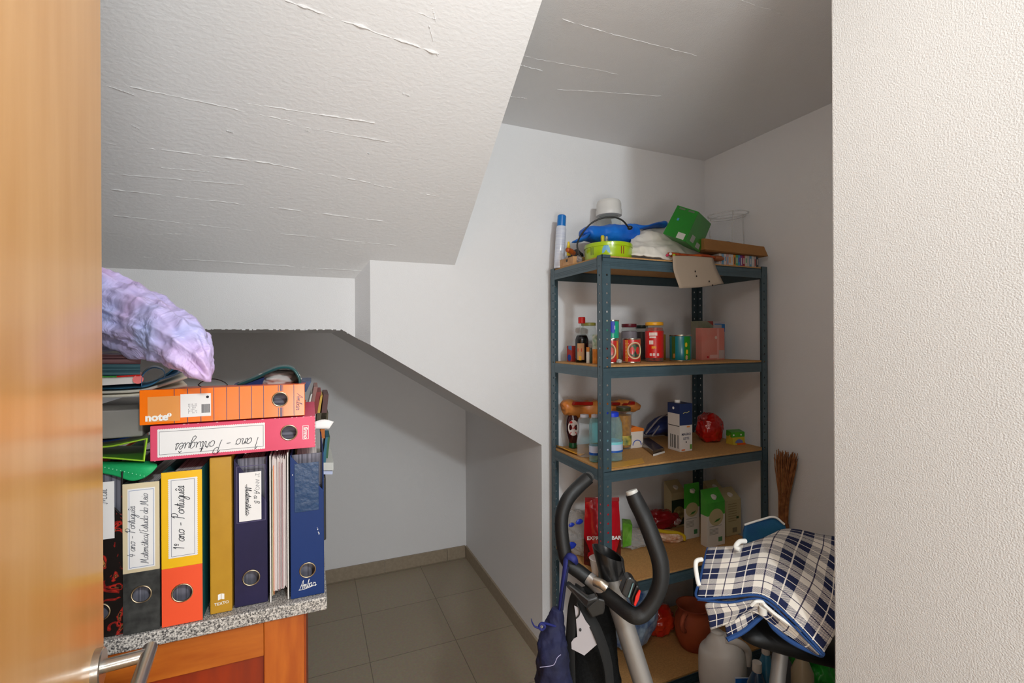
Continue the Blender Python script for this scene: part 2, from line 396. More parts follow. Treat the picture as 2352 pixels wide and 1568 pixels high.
point('hand_flash', (.45, -1.2, H+.93), .08, 104, (.89, .965, 1))
point('hall_fill', (.12, -1.0, H-.50), .3, 46, (1, .985, .965))  # soft fill added low behind the camera to lift soffit and ceiling, no fixture
point('ceiling_bounce_fill', (.45, .50, H+.60), .14, 8, (1, .98, .95))  # unseen fill added above the frame, stands in for light bounced off the ceiling
w = bpy.data.worlds.new('World'); bpy.context.scene.world = w; w.use_nodes = True
w.node_tree.nodes['Background'].inputs[0].default_value = (1, .95, .9, 1); w.node_tree.nodes['Background'].inputs[1].default_value = .8
vs = bpy.context.scene.view_settings; vs.view_transform = 'Standard'; vs.look = 'None'; vs.exposure = 0; vs.gamma = 1; vs.use_curve_mapping = False
# ================================================================ COUNTER WITH BINDERS
gran = bpy.data.materials.new('speckled_granite'); gran.use_nodes = True
N = gran.node_tree.nodes; L = gran.node_tree.links; p = N['Principled BSDF']
tc = N.new('ShaderNodeTexCoord'); vo = N.new('ShaderNodeTexVoronoi'); vo.inputs['Scale'].default_value = 260; cr = N.new('ShaderNodeValToRGB')
nz = N.new('ShaderNodeTexNoise'); nz.inputs['Scale'].default_value = 330; nz.inputs['Detail'].default_value = 3
e = cr.color_ramp.elements; e[0].position = .36; e[0].color = lin('3a3a3c'); e[1].position = .62; e[1].color = lin('d4cfc8'); q = e.new(.48); q.color = lin('97938e')
L.new(tc.outputs['Object'], vo.inputs['Vector']); L.new(tc.outputs['Object'], nz.inputs['Vector']); L.new(nz.outputs['Fac'], cr.inputs['Fac'])
L.new(cr.outputs['Color'], p.inputs['Base Color']); p.inputs['Roughness'].default_value = .3
YB = 1.195                       # plane of the binder spines
ZT = atY(745, 1362, YB).z        # top of the worktop
cab_rail = mat('cherry_wood_rail', 'c0691c', .4, col2='a9520f', scale=3, stretch=(2, 2, 14), coat=.1)
cab_panel = mat('cherry_wood_panel', '9a2f06', .4, col2='86290a', scale=3, stretch=(14, 2, 2), coat=.1)
cab_side = mat('cherry_wood_side', 'a8480f', .45, col2='933a0c', scale=4, stretch=(8, 2, 1))
xr = atY(751, 1370, YB-.012).x
top = make('worktop', MB().box(-1.28, xr, YB-.018, YB+.62, ZT-.030, ZT), gran, bevel=.003)
tag(top, 'grey speckled granite worktop under the row of ring binders', 'worktop')
cxr = atY(703, 1450, YB+.005).x; zc = ZT-.030
cabt = thing('base_cabinet', 'cherry wood base cabinet with framed door under the granite worktop', 'cabinet', (-.6, YB+.3, 0))
make('body', MB().box(-1.25, cxr, YB+.024, YB+.58, .0, zc), cab_side, cabt, world=True, bevel=.001)
dr = make('cabinet_door', MB().box(-.62, cxr-.085, YB+.014, YB+.020, .12, zc-.08), cab_panel, cabt, world=True)
rm = MB(); rm.box(-.7, cxr-.087, YB, YB+.022, zc-.083, zc-.006); make('top_rail', rm, cab_rail, dr, world=True, bevel=.0015)
st = MB(); st.box(cxr-.0865, cxr-.004, YB, YB+.022, .1, zc-.006); make('stile', st, mat('cherry_wood_stile', 'c06419', .4, col2='ab500f', scale=3, stretch=(14, 2, 2), coat=.1), dr, world=True, bevel=.0015)
st = MB(); st.box(-.785, -.7, YB, YB+.022, .1, zc-.006); make('stile', st, cab_rail, dr, world=True, bevel=.0015)
st = MB(); st.box(-.7, cxr-.087, YB, YB+.022, .1, .185); make('bottom_rail', st, cab_rail, dr, world=True, bevel=.0015)
a = atY(708, 1390, YB+.03); b = atY(724, 1388, YB+.03)
hk = MB().tube([(cxr-.003, YB+.05, a.z), (b.x, YB+.05, b.z), (b.x+.001, YB+.05, b.z-.018)], .002, n=8)
tag(make('wire_hook', hk, steel, smooth=True), 'small bent metal hook at the cabinet side under the worktop corner', 'hook')

paper_m = bpy.data.materials.new('paper_stack'); paper_m.use_nodes = True
N = paper_m.node_tree.nodes; L = paper_m.node_tree.links; p = N['Principled BSDF']
tc = N.new('ShaderNodeTexCoord'); mp = N.new('ShaderNodeMapping'); mp.inputs['Scale'].default_value = (650, 3, 3); nz = N.new('ShaderNodeTexNoise'); nz.inputs['Detail'].default_value = 2; nz.inputs['Scale'].default_value = 1; cr = N.new('ShaderNodeValToRGB')
e = cr.color_ramp.elements; e[0].position = .33; e[0].color = lin('8d8687'); e[1].position = .55; e[1].color = lin('eeeae6')
L.new(tc.outputs['Object'], mp.inputs[0]); L.new(mp.outputs[0], nz.inputs['Vector']); L.new(nz.outputs['Fac'], cr.inputs['Fac']); L.new(cr.outputs['Color'], p.inputs['Base Color']); p.inputs['Roughness'].default_value = .9
label_m = mat('label_paper', 'e9e7e6', .75); ink = mat('pen_ink', '25272e', .8); blue_line = mat('blue_print_line', '5a74a8', .7); white_ink = mat('white_print', 'eeeeea', .6)
nickel = mat('nickel_ring', 'b8a88c', .3, 1); dark_in = mat('inner_papers', '8f8d99', .8, col2='55535e', scale=1, stretch=(500, 1, 1))
def binder(label, W, HT, DP, spine, cover, loc, rot=None, hole=(.5, .18), hr=.0165, split=None, spine2=None, papers=.7, name='ring_binder', group=None, thk=.0028, sag=0):
    t = thing(name, label, 'binder', loc, rot=rot or (0, 0, 0), group=group)
    hx, hzz = W*hole[0], HT*hole[1]
    if split:
        make('spine', MB().holed(0, W, 0, HT*split, hx, hzz, hr, 0, .0025), spine2, t, bevel=.0008)
        make('spine', MB().box(0, W, -.0001, .0025, HT*split, HT), spine, t, bevel=.0008)
    else:
        make('spine', MB().holed(0, W, 0, HT, hx, hzz, hr, 0, .0025), spine, t, bevel=.0008)
    for x0 in (0, W-thk):
        sg = sag if x0 == 0 else 0
        make('cover', MB().hexa([(x0, .0026, 0), (x0+thk, .0026, 0), (x0+thk+sg, DP, 0), (x0+sg, DP, 0)], [(x0, .0026, HT), (x0+thk, .0026, HT), (x0+thk+sg, DP, HT), (x0+sg, DP, HT)]), cover, t, bevel=.0006)
    rg = MB(); P = []
    for k in range(33):
        a = 2*math.pi*k/32; P.append((hx+hr*math.cos(a), -.0006, hzz+hr*math.sin(a)))
    rg.tube(P, .0016, n=8, caps=False); make('finger_ring', rg, nickel, t, smooth=True)
    if papers:
        make('papers', MB().box(W*.5-W*papers*.5+.002, W*.5+W*papers*.5-.004, .035, DP-.012, .006, HT-.012), paper_m, t)
    make('lining', MB().box(.003, W-.003, .031, .034, .004, HT-.006), dark_in, t)
    return t
def rect_outline(x0, x1, z0, z1, y, w, mb=None):
    mb = mb or MB()
    mb.box(x0, x1, y-.0002, y, z0, z0+w).box(x0, x1, y-.0002, y, z1-w, z1).box(x0, x0+w, y-.0002, y, z0+w, z1-w).box(x1-w, x1, y-.0002, y, z0+w, z1-w)
    return mb
def scallop_label(parent, x0, x1, z0, z1, m=label_m, scal=True, step=.0042, border=ink):
    mb = MB().box(x0, x1, -.0007, -.0002, z0, z1)
    if scal:
        n = int((z1-z0)/step)
        for i in range(n):
            for xx in (x0, x1):
                mb.lathe([(.0024, -.00055), (.0024, -.00025)], (xx, 0, z0+(i+.5)*(z1-z0)/n), n=10, rot=Matrix.Rotation(math.radians(90), 3, 'X'))
        mb2 = MB(); mb2.v = [(v[0], -abs(v[1]), v[2]) for v in mb.v]; mb2.f = mb.f; mb2.m = mb.m; mb = mb2
    l = make('title_label', mb, m, parent)
    make('border_line', rect_outline(x0+.003, x1-.003, z0+.003, z1-.003, -.0008, .0006), border, l)
    return l
# px extents of the standing binders -> world x, height at the spine plane
def bx(px, py=1200): return atY(px, py, YB).x
def bz(px, py): return atY(px, py, YB).z
navy = col('0a2c66', .5, spec=.3); navy_in = col('1a2b4a', .6)
# right-most blue one
x0, x1 = bx(667), bx(744)
t = binder('glossy navy blue ring binder standing rightmost on the worktop', x1-x0, bz(745, 1040)-ZT, .28, navy, navy, (x0, YB, ZT+.001), hole=(.5, .185))
W_, H_ = x1-x0, bz(745, 1040)-ZT
lp = make('label_pocket', MB().box(.009, W_-.011, -.0012, -.0001, H_*.60, H_*.94), mat('clear_pocket', '12375f', .3, bump=.3, bscale=60, spec=.4), t, bevel=.0004)
write('Amba', .009, .026, TM((W_*.5-.004, -.001, H_*.062), .1), white_ink, t, 'logo_script', rad=.0006)
write('r', .008, .008, TM((W_*.5+.014, -.001, H_*.066), .1), white_ink, t, 'logo_script', rad=.0006)
make('logo_underline', MB().tube([(W_*.5-.019, -.0008, H_*.055), (W_*.5-.008, -.0008, H_*.055), (W_*.5+.019, -.0008, H_*.072)], .0006, n=5, sm=5), white_ink, t)
cp = MB()
for (u, v, s_) in ((.8, .455, .0022), (.82, .435, .0016), (.835, .423, .0026), (.06, .86, .0018), (.79, .47, .0012)): cp.box(W_*u, W_*u+s_*.7, -.0003, 0, H_*v, H_*v+s_*1.6)
make('chips', cp, white_ink, t)['kind'] = 'stuff'
# loose papers between white boards
x0, x1 = bx(619), bx(663)
pt = thing('paper_folder', 'white board folder stuffed with loose papers, open side out, left of the glossy navy binder', 'folder', (x0, YB+.004, ZT))
W_ = x1-x0; H_ = bz(640, 1046)-ZT
wb = col('dcd8d3', .7)
for a_, nm in ((0, 'cover'), (W_-.003, 'cover')): make(nm, MB().box(a_, a_+.0026, 0, .27, .001, H_+(.004 if a_ else 0)), wb, pt, bevel=.0004)
ps = MB()
for i in range(26):
    xx = .004+i*(W_-.009)/26; ps.box(xx, xx+.0009, random.uniform(.004, .012), .26, random.uniform(.022, .026)+(.004 if i > 20 else 0), H_-random.uniform(.002, .012))
make('papers', ps, [mat('papers_a', 'e2d8d6', .85)], pt)
for xx, h_, c_ in ((.0075, .93, 'e9884b'), (.005, .9, 'ccc79b'), (.0195, .95, 'c59a98'), (.025, .94, 'b58f92')):
    make('divider_sheet', MB().box(xx, xx+.0011, .0015, .25, .012+xx*.6, H_*h_), col(c_, .7), pt)
# dark purple-blue
x0, x1 = bx(536), bx(613); W_, H_ = x1-x0, bz(613, 1052)-ZT
pur = mat('indigo_cover', '211c42', .55, spec=.3, col2='1b173a', scale=8)
t = binder('dark indigo ring binder with a small scribbled label beside the gold folder', W_, H_, .28, pur, pur, (x0, YB+.012, ZT+.001), rot=(0, 0, 0), hole=(.5, .185), papers=.8)
make('label_pocket', rect_outline(W_*.07, W_*.95, H_*.565, H_*.95, -.0002, .0015), col('463f66', .4), t)
l = make('title_label', MB().box(W_*.15, W_*.82, -.0008, -.0002, H_*.575, H_*.905), label_m, t)
text('2º ANO', .0115, mat('pencil_grey', '8a8a8c', .8), l, TM((W_*.70, -.001, H_*.835), -math.pi/2), bold=-.0001)
write('A a B', .0055, .03, TM((W_*.60, -.001, H_*.735), -math.pi/2), ink, l, rad=.0005)
write('Matemática', .0065, .062, TM((W_*.34, -.001, H_*.715), -math.pi/2), ink, l, rad=.0005)
sc = MB(); P = [(W_*(.36+.035*math.sin(i*2.4)+.02*random.random()), -.001, H_*(.61+.0042*i)) for i in range(52)]
sc.tube(P, .0006, n=5); make('scribble', sc, ink, l)
# gold folder
x0, x1 = bx(481), bx(532); W_, H_ = x1-x0, bz(500, 1052)-ZT
gold = mat('gold_card', 'b98a1e', .38, col2='b28318', scale=20, coat=.1)
t = thing('box_folder', 'mustard gold slim folder without a hole between yellow and indigo binders', 'folder', (x0, YB+.002, ZT+.001))
make('spine', MB().box(0, W_, 0, .27, 0, H_), gold, t, bevel=.002)
bk = MB(); bk.prism([(-.006, 0), (-.0005, .0015), (-.0005, .0135), (-.006, .012)], 'y', -.0006, -.0001); bk.prism([(.006, 0), (.0005, .0015), (.0005, .0135), (.006, .012)], 'y', -.0006, -.0001)
lg = make('book_logo', bk, white_ink, t, loc=(W_*.5, 0, H_*.085))
text('TEXTO', .0085, white_ink, t, TM((W_*.5+.001, -.0008, H_*.062), .06), bold=.0001)
# yellow / orange
x0, x1 = bx(374), bx(467); W_, H_ = x1-x0, bz(374, 1068)-bz(374, 1420)
zl = ZT
yel = col('efb90e', .4, coat=.15); ora = col('f0532a', .45, coat=.1); teal = col('0e5a5c', .45)
t = binder('yellow and orange ring binder with a scalloped white title label', W_, H_, .28, yel, teal, (x0, YB-.012, ZT+.001), hole=(.5, .205), hr=.018, split=.375, spine2=ora, papers=.75)
l = scallop_label(t, W_*.20, W_*.86, H_*.44, H_*.955, border=col('42486a', .7))
write('1º ano - Português', .0095, H_*.42, TM((W_*.56, -.001, H_*.695), math.pi/2), ink, l, rad=.0006)
# cream / black marbled
x0, x1 = bx(286), bx(370); W_, H_ = x1-x0, bz(290, 1100)-bz(290, 1443)
cream = mat('cream_card', 'd6c6a4', .5); marb = mat('black_marbled_card', '222322', .5, col2='3c3d3b', scale=60, detail=8)
t = binder('cream and marbled black ring binder with a long white title label', W_, H_, .28, cream, marb, (x0, YB-.012, ZT+.001), hole=(.5, .255), hr=.0165, split=.405, spine2=marb, papers=.75)
l = make('title_label', MB().box(W_*.14, W_*.88, -.0007, -.0002, H_*.43, H_*.965), label_m, t)
make('border_line', rect_outline(W_*.18, W_*.85, H_*.44, H_*.955, -.0008, .0007), blue_line, l)
write('4 ano - Português', .0068, H_*.34, TM((W_*.34, -.001, H_*.68), math.pi/2), mat('pencil_ink', '4a4c55', .8), l, rad=.00045)
write('Matemática/Estudo do Meio', .0068, H_*.47, TM((W_*.69, -.001, H_*.69), math.pi/2), mat('pencil_ink', '4a4c55', .8), l, rad=.00045)
# floral black binder beside the door
x0, x1 = bx(190), bx(283); W_, H_ = x1-x0, bz(240, 1095)-bz(240, 1470)
flo = bpy.data.materials.new('floral_card'); flo.use_nodes = True
N = flo.node_tree.nodes; L = flo.node_tree.links; p = N['Principled BSDF']; tc = N.new('ShaderNodeTexCoord'); nz = N.new('ShaderNodeTexNoise'); nz.inputs['Scale'].default_value = 26; nz.inputs['Detail'].default_value = 2; nz.inputs['Distortion'].default_value = 1.8; cr = N.new('ShaderNodeValToRGB')
cr.color_ramp.interpolation = 'CONSTANT'; e = cr.color_ramp.elements; e[0].position = 0; e[0].color = lin('17110f'); e[1].position = .56; e[1].color = lin('7d1a14')
for q_, c_ in ((.6, 'b52a1e'), (.64, '2a1512'), (.67, 'c08a4a'), (.69, '1a1210')): k_ = e.new(q_); k_.color = lin(c_)
L.new(tc.outputs['Object'], nz.inputs['Vector']); L.new(nz.outputs['Fac'], cr.inputs['Fac']); L.new(cr.outputs['Color'], p.inputs['Base Color']); p.inputs['Roughness'].default_value = .35
t = binder('black ring binder with red floral print half hidden behind the door edge', W_, H_, .28, flo, flo, (x0, YB-.004, ZT+.001), hole=(.42, .16), papers=.7)
l = make('title_label', MB().box(W_*.25, W_*.80, -.0007, -.0002, H_*.60, H_*.95), label_m, t)
write('Mat', .008, .03, TM((W_*.62, -.001, H_*.86), math.pi/2), mat('pencil_ink', '4a4c55', .8), l, rad=.00045)
# ---------------- lying binders
x0, x1 = bx(347, 1040), bx(724, 1000); zb_ = atY(347, 1057, YB).z; zt_ = atY(724, 953, YB).z
ZP = ZT+.3265
zpb = atY(534, 1043, YB-.006).z; zpt = atY(534, 967, YB-.006).z
W_, H_ = zpt-zpb, x1-x0
pink = mat('worn_pink_card', 'd9486a', .5, col2='d24060', scale=5, coat=.05)
# lying: local z (height) runs along +X world, local x runs down-up
def lying(x0, y, z, yawz=0):   # binder local (x->up z, z->+x): spine still faces -y
    M = Matrix.Rotation(yawz, 4, 'Z') @ Matrix(((0, 0, 1, 0), (0, 1, 0, 0), (-1, 0, 0, 0), (0, 0, 0, 1)))
    return M.to_euler()
t = binder('worn pink ring binder lying on the standing binders, its label upside down', W_, H_, .28, pink, pink, (x0, YB-.006, zpb+W_), rot=lying(0, 0, 0), hole=(.47, .825), hr=.0165, papers=.8)
# in this pose: local z = right, local -x = up
l = scallop_label(t, W_*.13, W_*.88, H_*.04, H_*.67)
def TL(x, z, ang=0): return Matrix.Translation((x, -.001, z)) @ Matrix.Rotation(math.radians(90), 4, 'X') @ Matrix.Rotation(ang, 4, 'Z')
write('1 ano - Português', .0125, H_*.50, TL(W_*.54, H_*.39, -math.pi/2), ink, l, rad=.0006)
make('scuff_patch', MB().box(.001, W_-.001, -.0004, -.0001, H_*.70, H_*.999), mat('worn_pink_light', 'e05f78', .5), t) if False else None
lgp = make('logo_plate', rect_outline(W_*.28, W_*.72, H_*.915, H_*.955, -.0003, .0011), white_ink, t)
text('firmo', .0125, white_ink, lgp, TL(W_*.5, H_*.935, 0), shear=.3, bold=.0003)
cp = MB()
rr = random.Random(5)
for i in range(26):
    e_ = rr.choice((0, 1)); z_ = H_*rr.random() if i < 16 else H_; s_ = rr.uniform(.0008, .0026)
    if i < 16: cp.box(W_*e_-.0004, W_*e_+.0006, -.0004, .001, z_, z_+s_*1.6)
    else: cp.box(W_*rr.random(), W_*rr.random()*0+W_*rr.random(), -.0004, .001, z_-.0012, z_+.0003) if False else cp.box(W_*(i-16)/10, W_*(i-16)/10+s_*1.5, -.0004, .001, z_-.0012, z_+.0003)
make('scuffs', cp, mat('bare_card', 'dcc3c0', .8), t)['kind'] = 'stuff'
# orange
x0, x1 = bx(323, 950), bx(700, 920)
yo = YB-.008
zob = atY(510, 965, yo).z; zot = atY(510, 889, yo).z; zob = max(zob, zpb+(zpt-zpb)+.002)
W_, H_ = zot-zob, x1-x0
ocard = col('f4740c', .22, coat=.25, spec=.4)
t = binder('glossy orange ring binder with navy lines lying on top of the pink binder', W_, H_, .28, ocard, col('ee5518', .3, coat=.3), (x0, yo, zob+W_), rot=lying(0, 0, 0), hole=(.45, .835), hr=.0155, papers=.35, sag=.019)
ln = MB()
for k in range(9):
    z = H_*(.19+k*.0745*1.03)
    if k < 8: ln.box(0, W_, -.0003, 0, z, z+.0013)
for z, w_ in ((.822, .0013), (.836, .0035), (.851, .0013)):
    ln.box(0, W_*.45-.0185, -.0003, 0, H_*z, H_*z+w_); ln.box(W_*.45+.0185, W_, -.0003, 0, H_*z, H_*z+w_)
ln.box(0, W_, -.0003, 0, H_*.925, H_*.925+.0013)
make('navy_lines', ln, col('2a2a55', .3), t)
make('label_field', MB().box(W_*.20, W_*.93, -.0005, -.0003, H_*.045, H_*.225), col('e59a55', .15, coat=.6), t)
stk = make('barcode_sticker', MB().box(W_*.16, W_*.84, -.0009, -.0005, H_*.228, H_*.405), label_m, t)
bc = MB(); x = 0
for i in range(22):
    w_ = rr.choice((.0004, .0007, .001)); bc.box(W_*.48, W_*.74, -.0011, -.0009, H_*.35+x, H_*.35+x+w_) if H_*.35+x < H_*.397 else None; x += w_+rr.choice((.0004, .0006))
make('barcode', bc, ink, stk)
tx = MB()
for i in range(7):
    for k in range(6):
        if rr.random() < .8: tx.box(W_*(.45+k*.05), W_*(.485+k*.05), -.0011, -.0009, H_*(.272+i*.008), H_*(.2745+i*.008))
make('small_print', tx, mat('grey_print', '77757a', .8), stk)
tx = MB(); tx.lathe([(.0028, -.0002), (.0028, .0002)], (0, 0, 0), n=14, rot=Matrix.Rotation(math.radians(90), 3, 'X')); make('recycling_mark', tx, ink, stk, loc=(W_*.27, -.0009, H_*.385))
text('note', .021, white_ink, t, TL(W_*.80, H_*.095, math.pi/2), bold=.0009)
tx = MB(); tx.lathe([(.004, -.0002), (.004, .0002)], (0, 0, 0), n=16, rot=Matrix.Rotation(math.radians(90), 3, 'X')); lg = make('logo_dot', tx, white_ink, t, loc=(W_*.745, -.0006, H_*.165))
text('!', .0075, col('e59a55', .15), lg, Matrix.Translation((0, -.0004, 0)) @ Matrix.Rotation(math.radians(90), 4, 'X') @ Matrix.Rotation(math.pi/2, 4, 'Z'), bold=.0002)
write('Ambar', .006, .038, TL(W_*.55, H_*.945, -.05), col('2a2a55', .3), t, 'logo_script', rad=.0004)
# ---------------- pile on the left
def slab(name, label, cat, c4, th, m, group=None, bend=None, extra=None):
    pass
def sheet(name, label, cat, rows, m, thick, disp=None, group=None, root=None):
    o = make(name, MB().net([[Vector(p) for p in r] for r in rows], 6, 6, disp=disp), m, smooth='all', thick=thick)
    if label: tag(o, label, cat, group)
    return o
ZL = ZT+.345
# support: cardboard box and binders behind, carrying the pile
bxm = mat('grey_box_card', '77746f', .6, col2='8d8a83', scale=4, coat=.2)
o = make('storage_box', MB().box(bx(150), bx(318), YB+.03, YB+.30, ZT+.392, ZT+.450), bxm, bevel=.003)
tag(o, 'grey translucent storage box in the pile behind the orange binder end', 'box')
# second row of binders behind, that hold the pile
rowz = ZT+.001
cols2 = ['6a2322', 'a8431f', '274d3f', '1f3f66', '8e8a80']
for i in range(4):
    xx = -.62+i*.085
    binder(['dark red', 'rust orange', 'dark green', 'slate blue'][i]+' ring binder in the hidden back row behind the floral binder', .075, .31, .27, col(cols2[i], .5), col(cols2[i], .5), (xx, YB+.31, rowz), papers=.6, group='binders in the back row of the counter')
# lime folder: wedge, open mouth to the right
lime = mat('lime_plastic', '7fb51b', .3, coat=.4); limed = mat('lime_plastic_dark', '4e9a1d', .35)
t = thing('lime_folder', 'bright lime green plastic folder in the left pile beside the pink binder', 'folder', tuple(D(300, 1040, 1.03)))
yl = lambda px, py, t_=1.0: D(px, py, t_)
make('top_flap', MB().net([[yl(180, 1032, .98), yl(260, 1024, .98), yl(338, 1007, .98)], [yl(180, 1004, 1.14), yl(260, 998, 1.14), yl(335, 992, 1.14)]], 4, 4), lime, t, world=True, thick=.002)
make('bottom_flap', MB().net([[yl(180, 1048, .98), yl(260, 1053, .98), yl(330, 1058, .98)], [yl(180, 1020, 1.14), yl(260, 1024, 1.14), yl(330, 1024, 1.14)]], 4, 4), limed, t, world=True, thick=.002)
make('fold', MB().hexa([yl(327, 1059, .98), yl(332, 1059, .98), yl(334, 1026, 1.14), yl(329, 1026, 1.14)], [yl(335, 1006, .98), yl(340, 1006, .98), yl(338, 993, 1.14), yl(333, 993, 1.14)]), lime, t, world=True)
make('edge_piping', MB().tube([yl(180, 1032, .978), yl(260, 1024, .978), yl(338, 1007, .978), yl(331, 1058, .978), yl(260, 1052, .978), yl(180, 1046, .978)], .0016, n=6), col('a9d83a', .35), t, world=True)
grn = mat('green_foam', '16a862', .6, bump=.15, bscale=300)
o = make('green_pouch', MB().net([[yl(190, 1060, 1.0), yl(260, 1060, 1.0), yl(330, 1058, 1.0), yl(352, 1062, 1.0)], [yl(190, 1068, .985), yl(260, 1070, .975), yl(330, 1072, .97), yl(361, 1070, .98)], [yl(190, 1082, .97), yl(260, 1086, .965), yl(310, 1096, .965), yl(345, 1088, .97)], [yl(190, 1074, .975), yl(260, 1090, .968), yl(300, 1102, .968), yl(325, 1098, .972)], [yl(190, 1068, 1.0), yl(260, 1078, 1.0), yl(300, 1080, 1.0), yl(325, 1080, 1.0)]], 6, 6), grn, smooth='all', thick=.002)
tag(o, 'emerald green perforated plastic pouch drooping over the cream binder', 'pouch')
dots = MB()
for i in range(12):
    q = yl(232+i*9, 1071+i*2.0, .962); dots.blob(q, (.0012, .0012, .0012), 0, sub=1, flat=False)
make('perforations', dots, col('8fe0b4', .6), o)
o = make('blue_folder', MB().net([[yl(180, 1016, 1.0), yl(250, 1012, 1.0), yl(312, 1000, 1.0)], [yl(180, 986, 1.12), yl(250, 983, 1.12), yl(322, 978, 1.12)]], 4, 4), col('1a3f9a', .4), thick=.003)
tag(o, 'royal blue flat folder peeking out above the lime folder', 'folder')
# layered papers
for k, (y1, y2, c_, lab, nm) in enumerate(((906, 893, 'd7d0bf', 'cream paper sheaf at the bottom of the left pile above the grey box', 'paper_sheaf'), (897, 883, 'cfc9ba', 'beige paper sheaf fanned out under the blue magazine', 'paper_sheaf'), (888, 872, '2f6b8c', 'teal blue magazine under the red spined book', 'magazine'))):
    rows = [[yl(180, y1+6, 1.02), yl(300, y1+2, 1.02), yl(350, y1-6, 1.03), yl(430 if k < 2 else 400, y2-8-k*9, 1.06)], [yl(180, y1-4, 1.12), yl(300, y1-8, 1.12), yl(360, y1-16, 1.13), yl(420 if k < 2 else 410, y2-18-k*8, 1.16)]]
    o = make(nm, MB().net(rows, 6, 3), [col(c_, .7)], smooth='all', thick=.005 if k < 2 else .003)
    tag(o, lab, 'papers' if k < 2 else 'magazine')
# curled blue magazine page
o = make('curled_magazine', MB().net([[yl(325, 890, 1.0), yl(328, 862, 1.0), yl(350, 845, 1.0), yl(374, 850, 1.0), yl(378, 866, 1.0), yl(365, 872, 1.0), yl(400, 862, 1.03), yl(425, 846, 1.06)], [yl(325, 880, 1.1), yl(328, 855, 1.1), yl(350, 840, 1.1), yl(374, 845, 1.1), yl(378, 858, 1.1), yl(365, 864, 1.1), yl(400, 850, 1.12), yl(422, 842, 1.14)]], 6, 3), col('2e5c80', .3, coat=.3), smooth='all', thick=.0012)
tag(o, 'blue magazine with a curled cover beside the red spined book', 'magazine')
t = thing('hardback_book', 'white book with a red spine lying in the left pile', 'book', tuple(D(280, 880, 1.05)))
make('pages', MB().hexa([yl(180, 888, 1.0), yl(316, 880, 1.0), yl(316, 872, 1.14), yl(180, 876, 1.14)], [yl(180, 868, 1.0), yl(316, 864, 1.0), yl(316, 858, 1.14), yl(180, 862, 1.14)]), col('e6e2dc', .7), t, world=True)
make('spine', MB().tube([yl(317, 871, .998), yl(318, 862, 1.14)], .0092, n=16), col('c22018', .3), t, smooth=True, world=True)
make('cover', MB().hexa([yl(268, 866.5, .996), yl(322, 863.5, .996), yl(322, 857, 1.14), yl(268, 860, 1.14)], [yl(268, 863, .996), yl(322, 860, .996), yl(322, 854, 1.14), yl(268, 857, 1.14)]), col('c22018', .3), t, world=True)
make('cover_back_half', MB().hexa([yl(180, 867, .996), yl(268, 866.5, .996), yl(268, 860, 1.14), yl(180, 861, 1.14)], [yl(180, 864, .996), yl(268, 863, .996), yl(268, 857, 1.14), yl(180, 858, 1.14)]), col('3f8a3c', .3), t, world=True)
mag_m = mat('magazine_pages_dark', '3a1c22', .4, col2='7c5a5c', scale=1, stretch=(1, 1, 500)); mag_t = mat('magazine_pages_teal', '1d3e48', .4, col2='4c6f76', scale=1, stretch=(1, 1, 500))
o = make('magazine_stack', MB().hexa([yl(180, 862, 1.0), yl(322, 862, 1.0), yl(322, 852, 1.14), yl(180, 852, 1.14)], [yl(180, 836, 1.0), yl(322, 836, 1.0), yl(322, 830, 1.14), yl(180, 830, 1.14)]), mag_t)
tag(o, 'thick teal magazine lying on the red spined book', 'magazine')
o = make('magazine_stack', MB().hexa([yl(180, 835.5, 1.0), yl(323, 835.5, 1.0), yl(323, 829.5, 1.14), yl(180, 829.5, 1.14)], [yl(180, 812, 1.0), yl(325, 816, 1.0), yl(325, 812, 1.14), yl(180, 808, 1.14)]), mag_m)
tag(o, 'thick maroon magazine directly under the lilac bags', 'magazine')
# lilac plastic bags
lil = bpy.data.materials.new('lilac_plastic'); lil.use_nodes = True
N = lil.node_tree.nodes; L = lil.node_tree.links; p = N['Principled BSDF']; tc = N.new('ShaderNodeTexCoord'); nz = N.new('ShaderNodeTexNoise'); nz.inputs['Scale'].default_value = 7; cr = N.new('ShaderNodeValToRGB')
e = cr.color_ramp.elements; e[0].position = .38; e[0].color = lin('b4bcec'); e[1].position = .62; e[1].color = lin('cdb2de')
L.new(tc.outputs['Object'], nz.inputs['Vector']); L.new(nz.outputs['Fac'], cr.inputs['Fac']); L.new(cr.outputs['Color'], p.inputs['Base Color'])
p.inputs['Roughness'].default_value = .38; p.inputs['Subsurface Weight'].default_value = .15; p.inputs['Subsurface Scale'].default_value = .02; p.inputs['Subsurface Radius'].default_value = (1, 1, 1)
wv = N.new('ShaderNodeTexNoise'); wv.inputs['Scale'].default_value = 16; wv.inputs['Detail'].default_value = 3; wv.inputs['Distortion'].default_value = 1.5; b = N.new('ShaderNodeBump'); b.inputs['Strength'].default_value = .8; b.inputs['Distance'].default_value = .012
L.new(tc.outputs['Object'], wv.inputs['Vector']); L.new(wv.outputs['Fac'], b.inputs['Height']); L.new(b.outputs['Normal'], p.inputs['Normal'])
def st_(px, py, t_, up, dp): return (D(px, py, t_), up*t_/F_PX, dp)
bm_ = MB().loft([st_(110, 660, 1.03, 68, .06), st_(190, 695, 1.03, 76, .06), st_(270, 724, 1.03, 76, .06), st_(340, 750, 1.01, 66, .055), st_(395, 778, .98, 54, .045), st_(435, 812, .96, 46, .035), st_(462, 846, .95, 32, .026), st_(478, 868, .95, 16, .015), st_(484, 876, .95, 4, .004)], n=120, sub=20, amp=.03, freq=11, seed=3, drape=.3)
o = make('plastic_bag', bm_, lil, smooth='all'); tag(o, 'large crumpled lilac plastic bag drooping off the left pile', 'plastic bag')
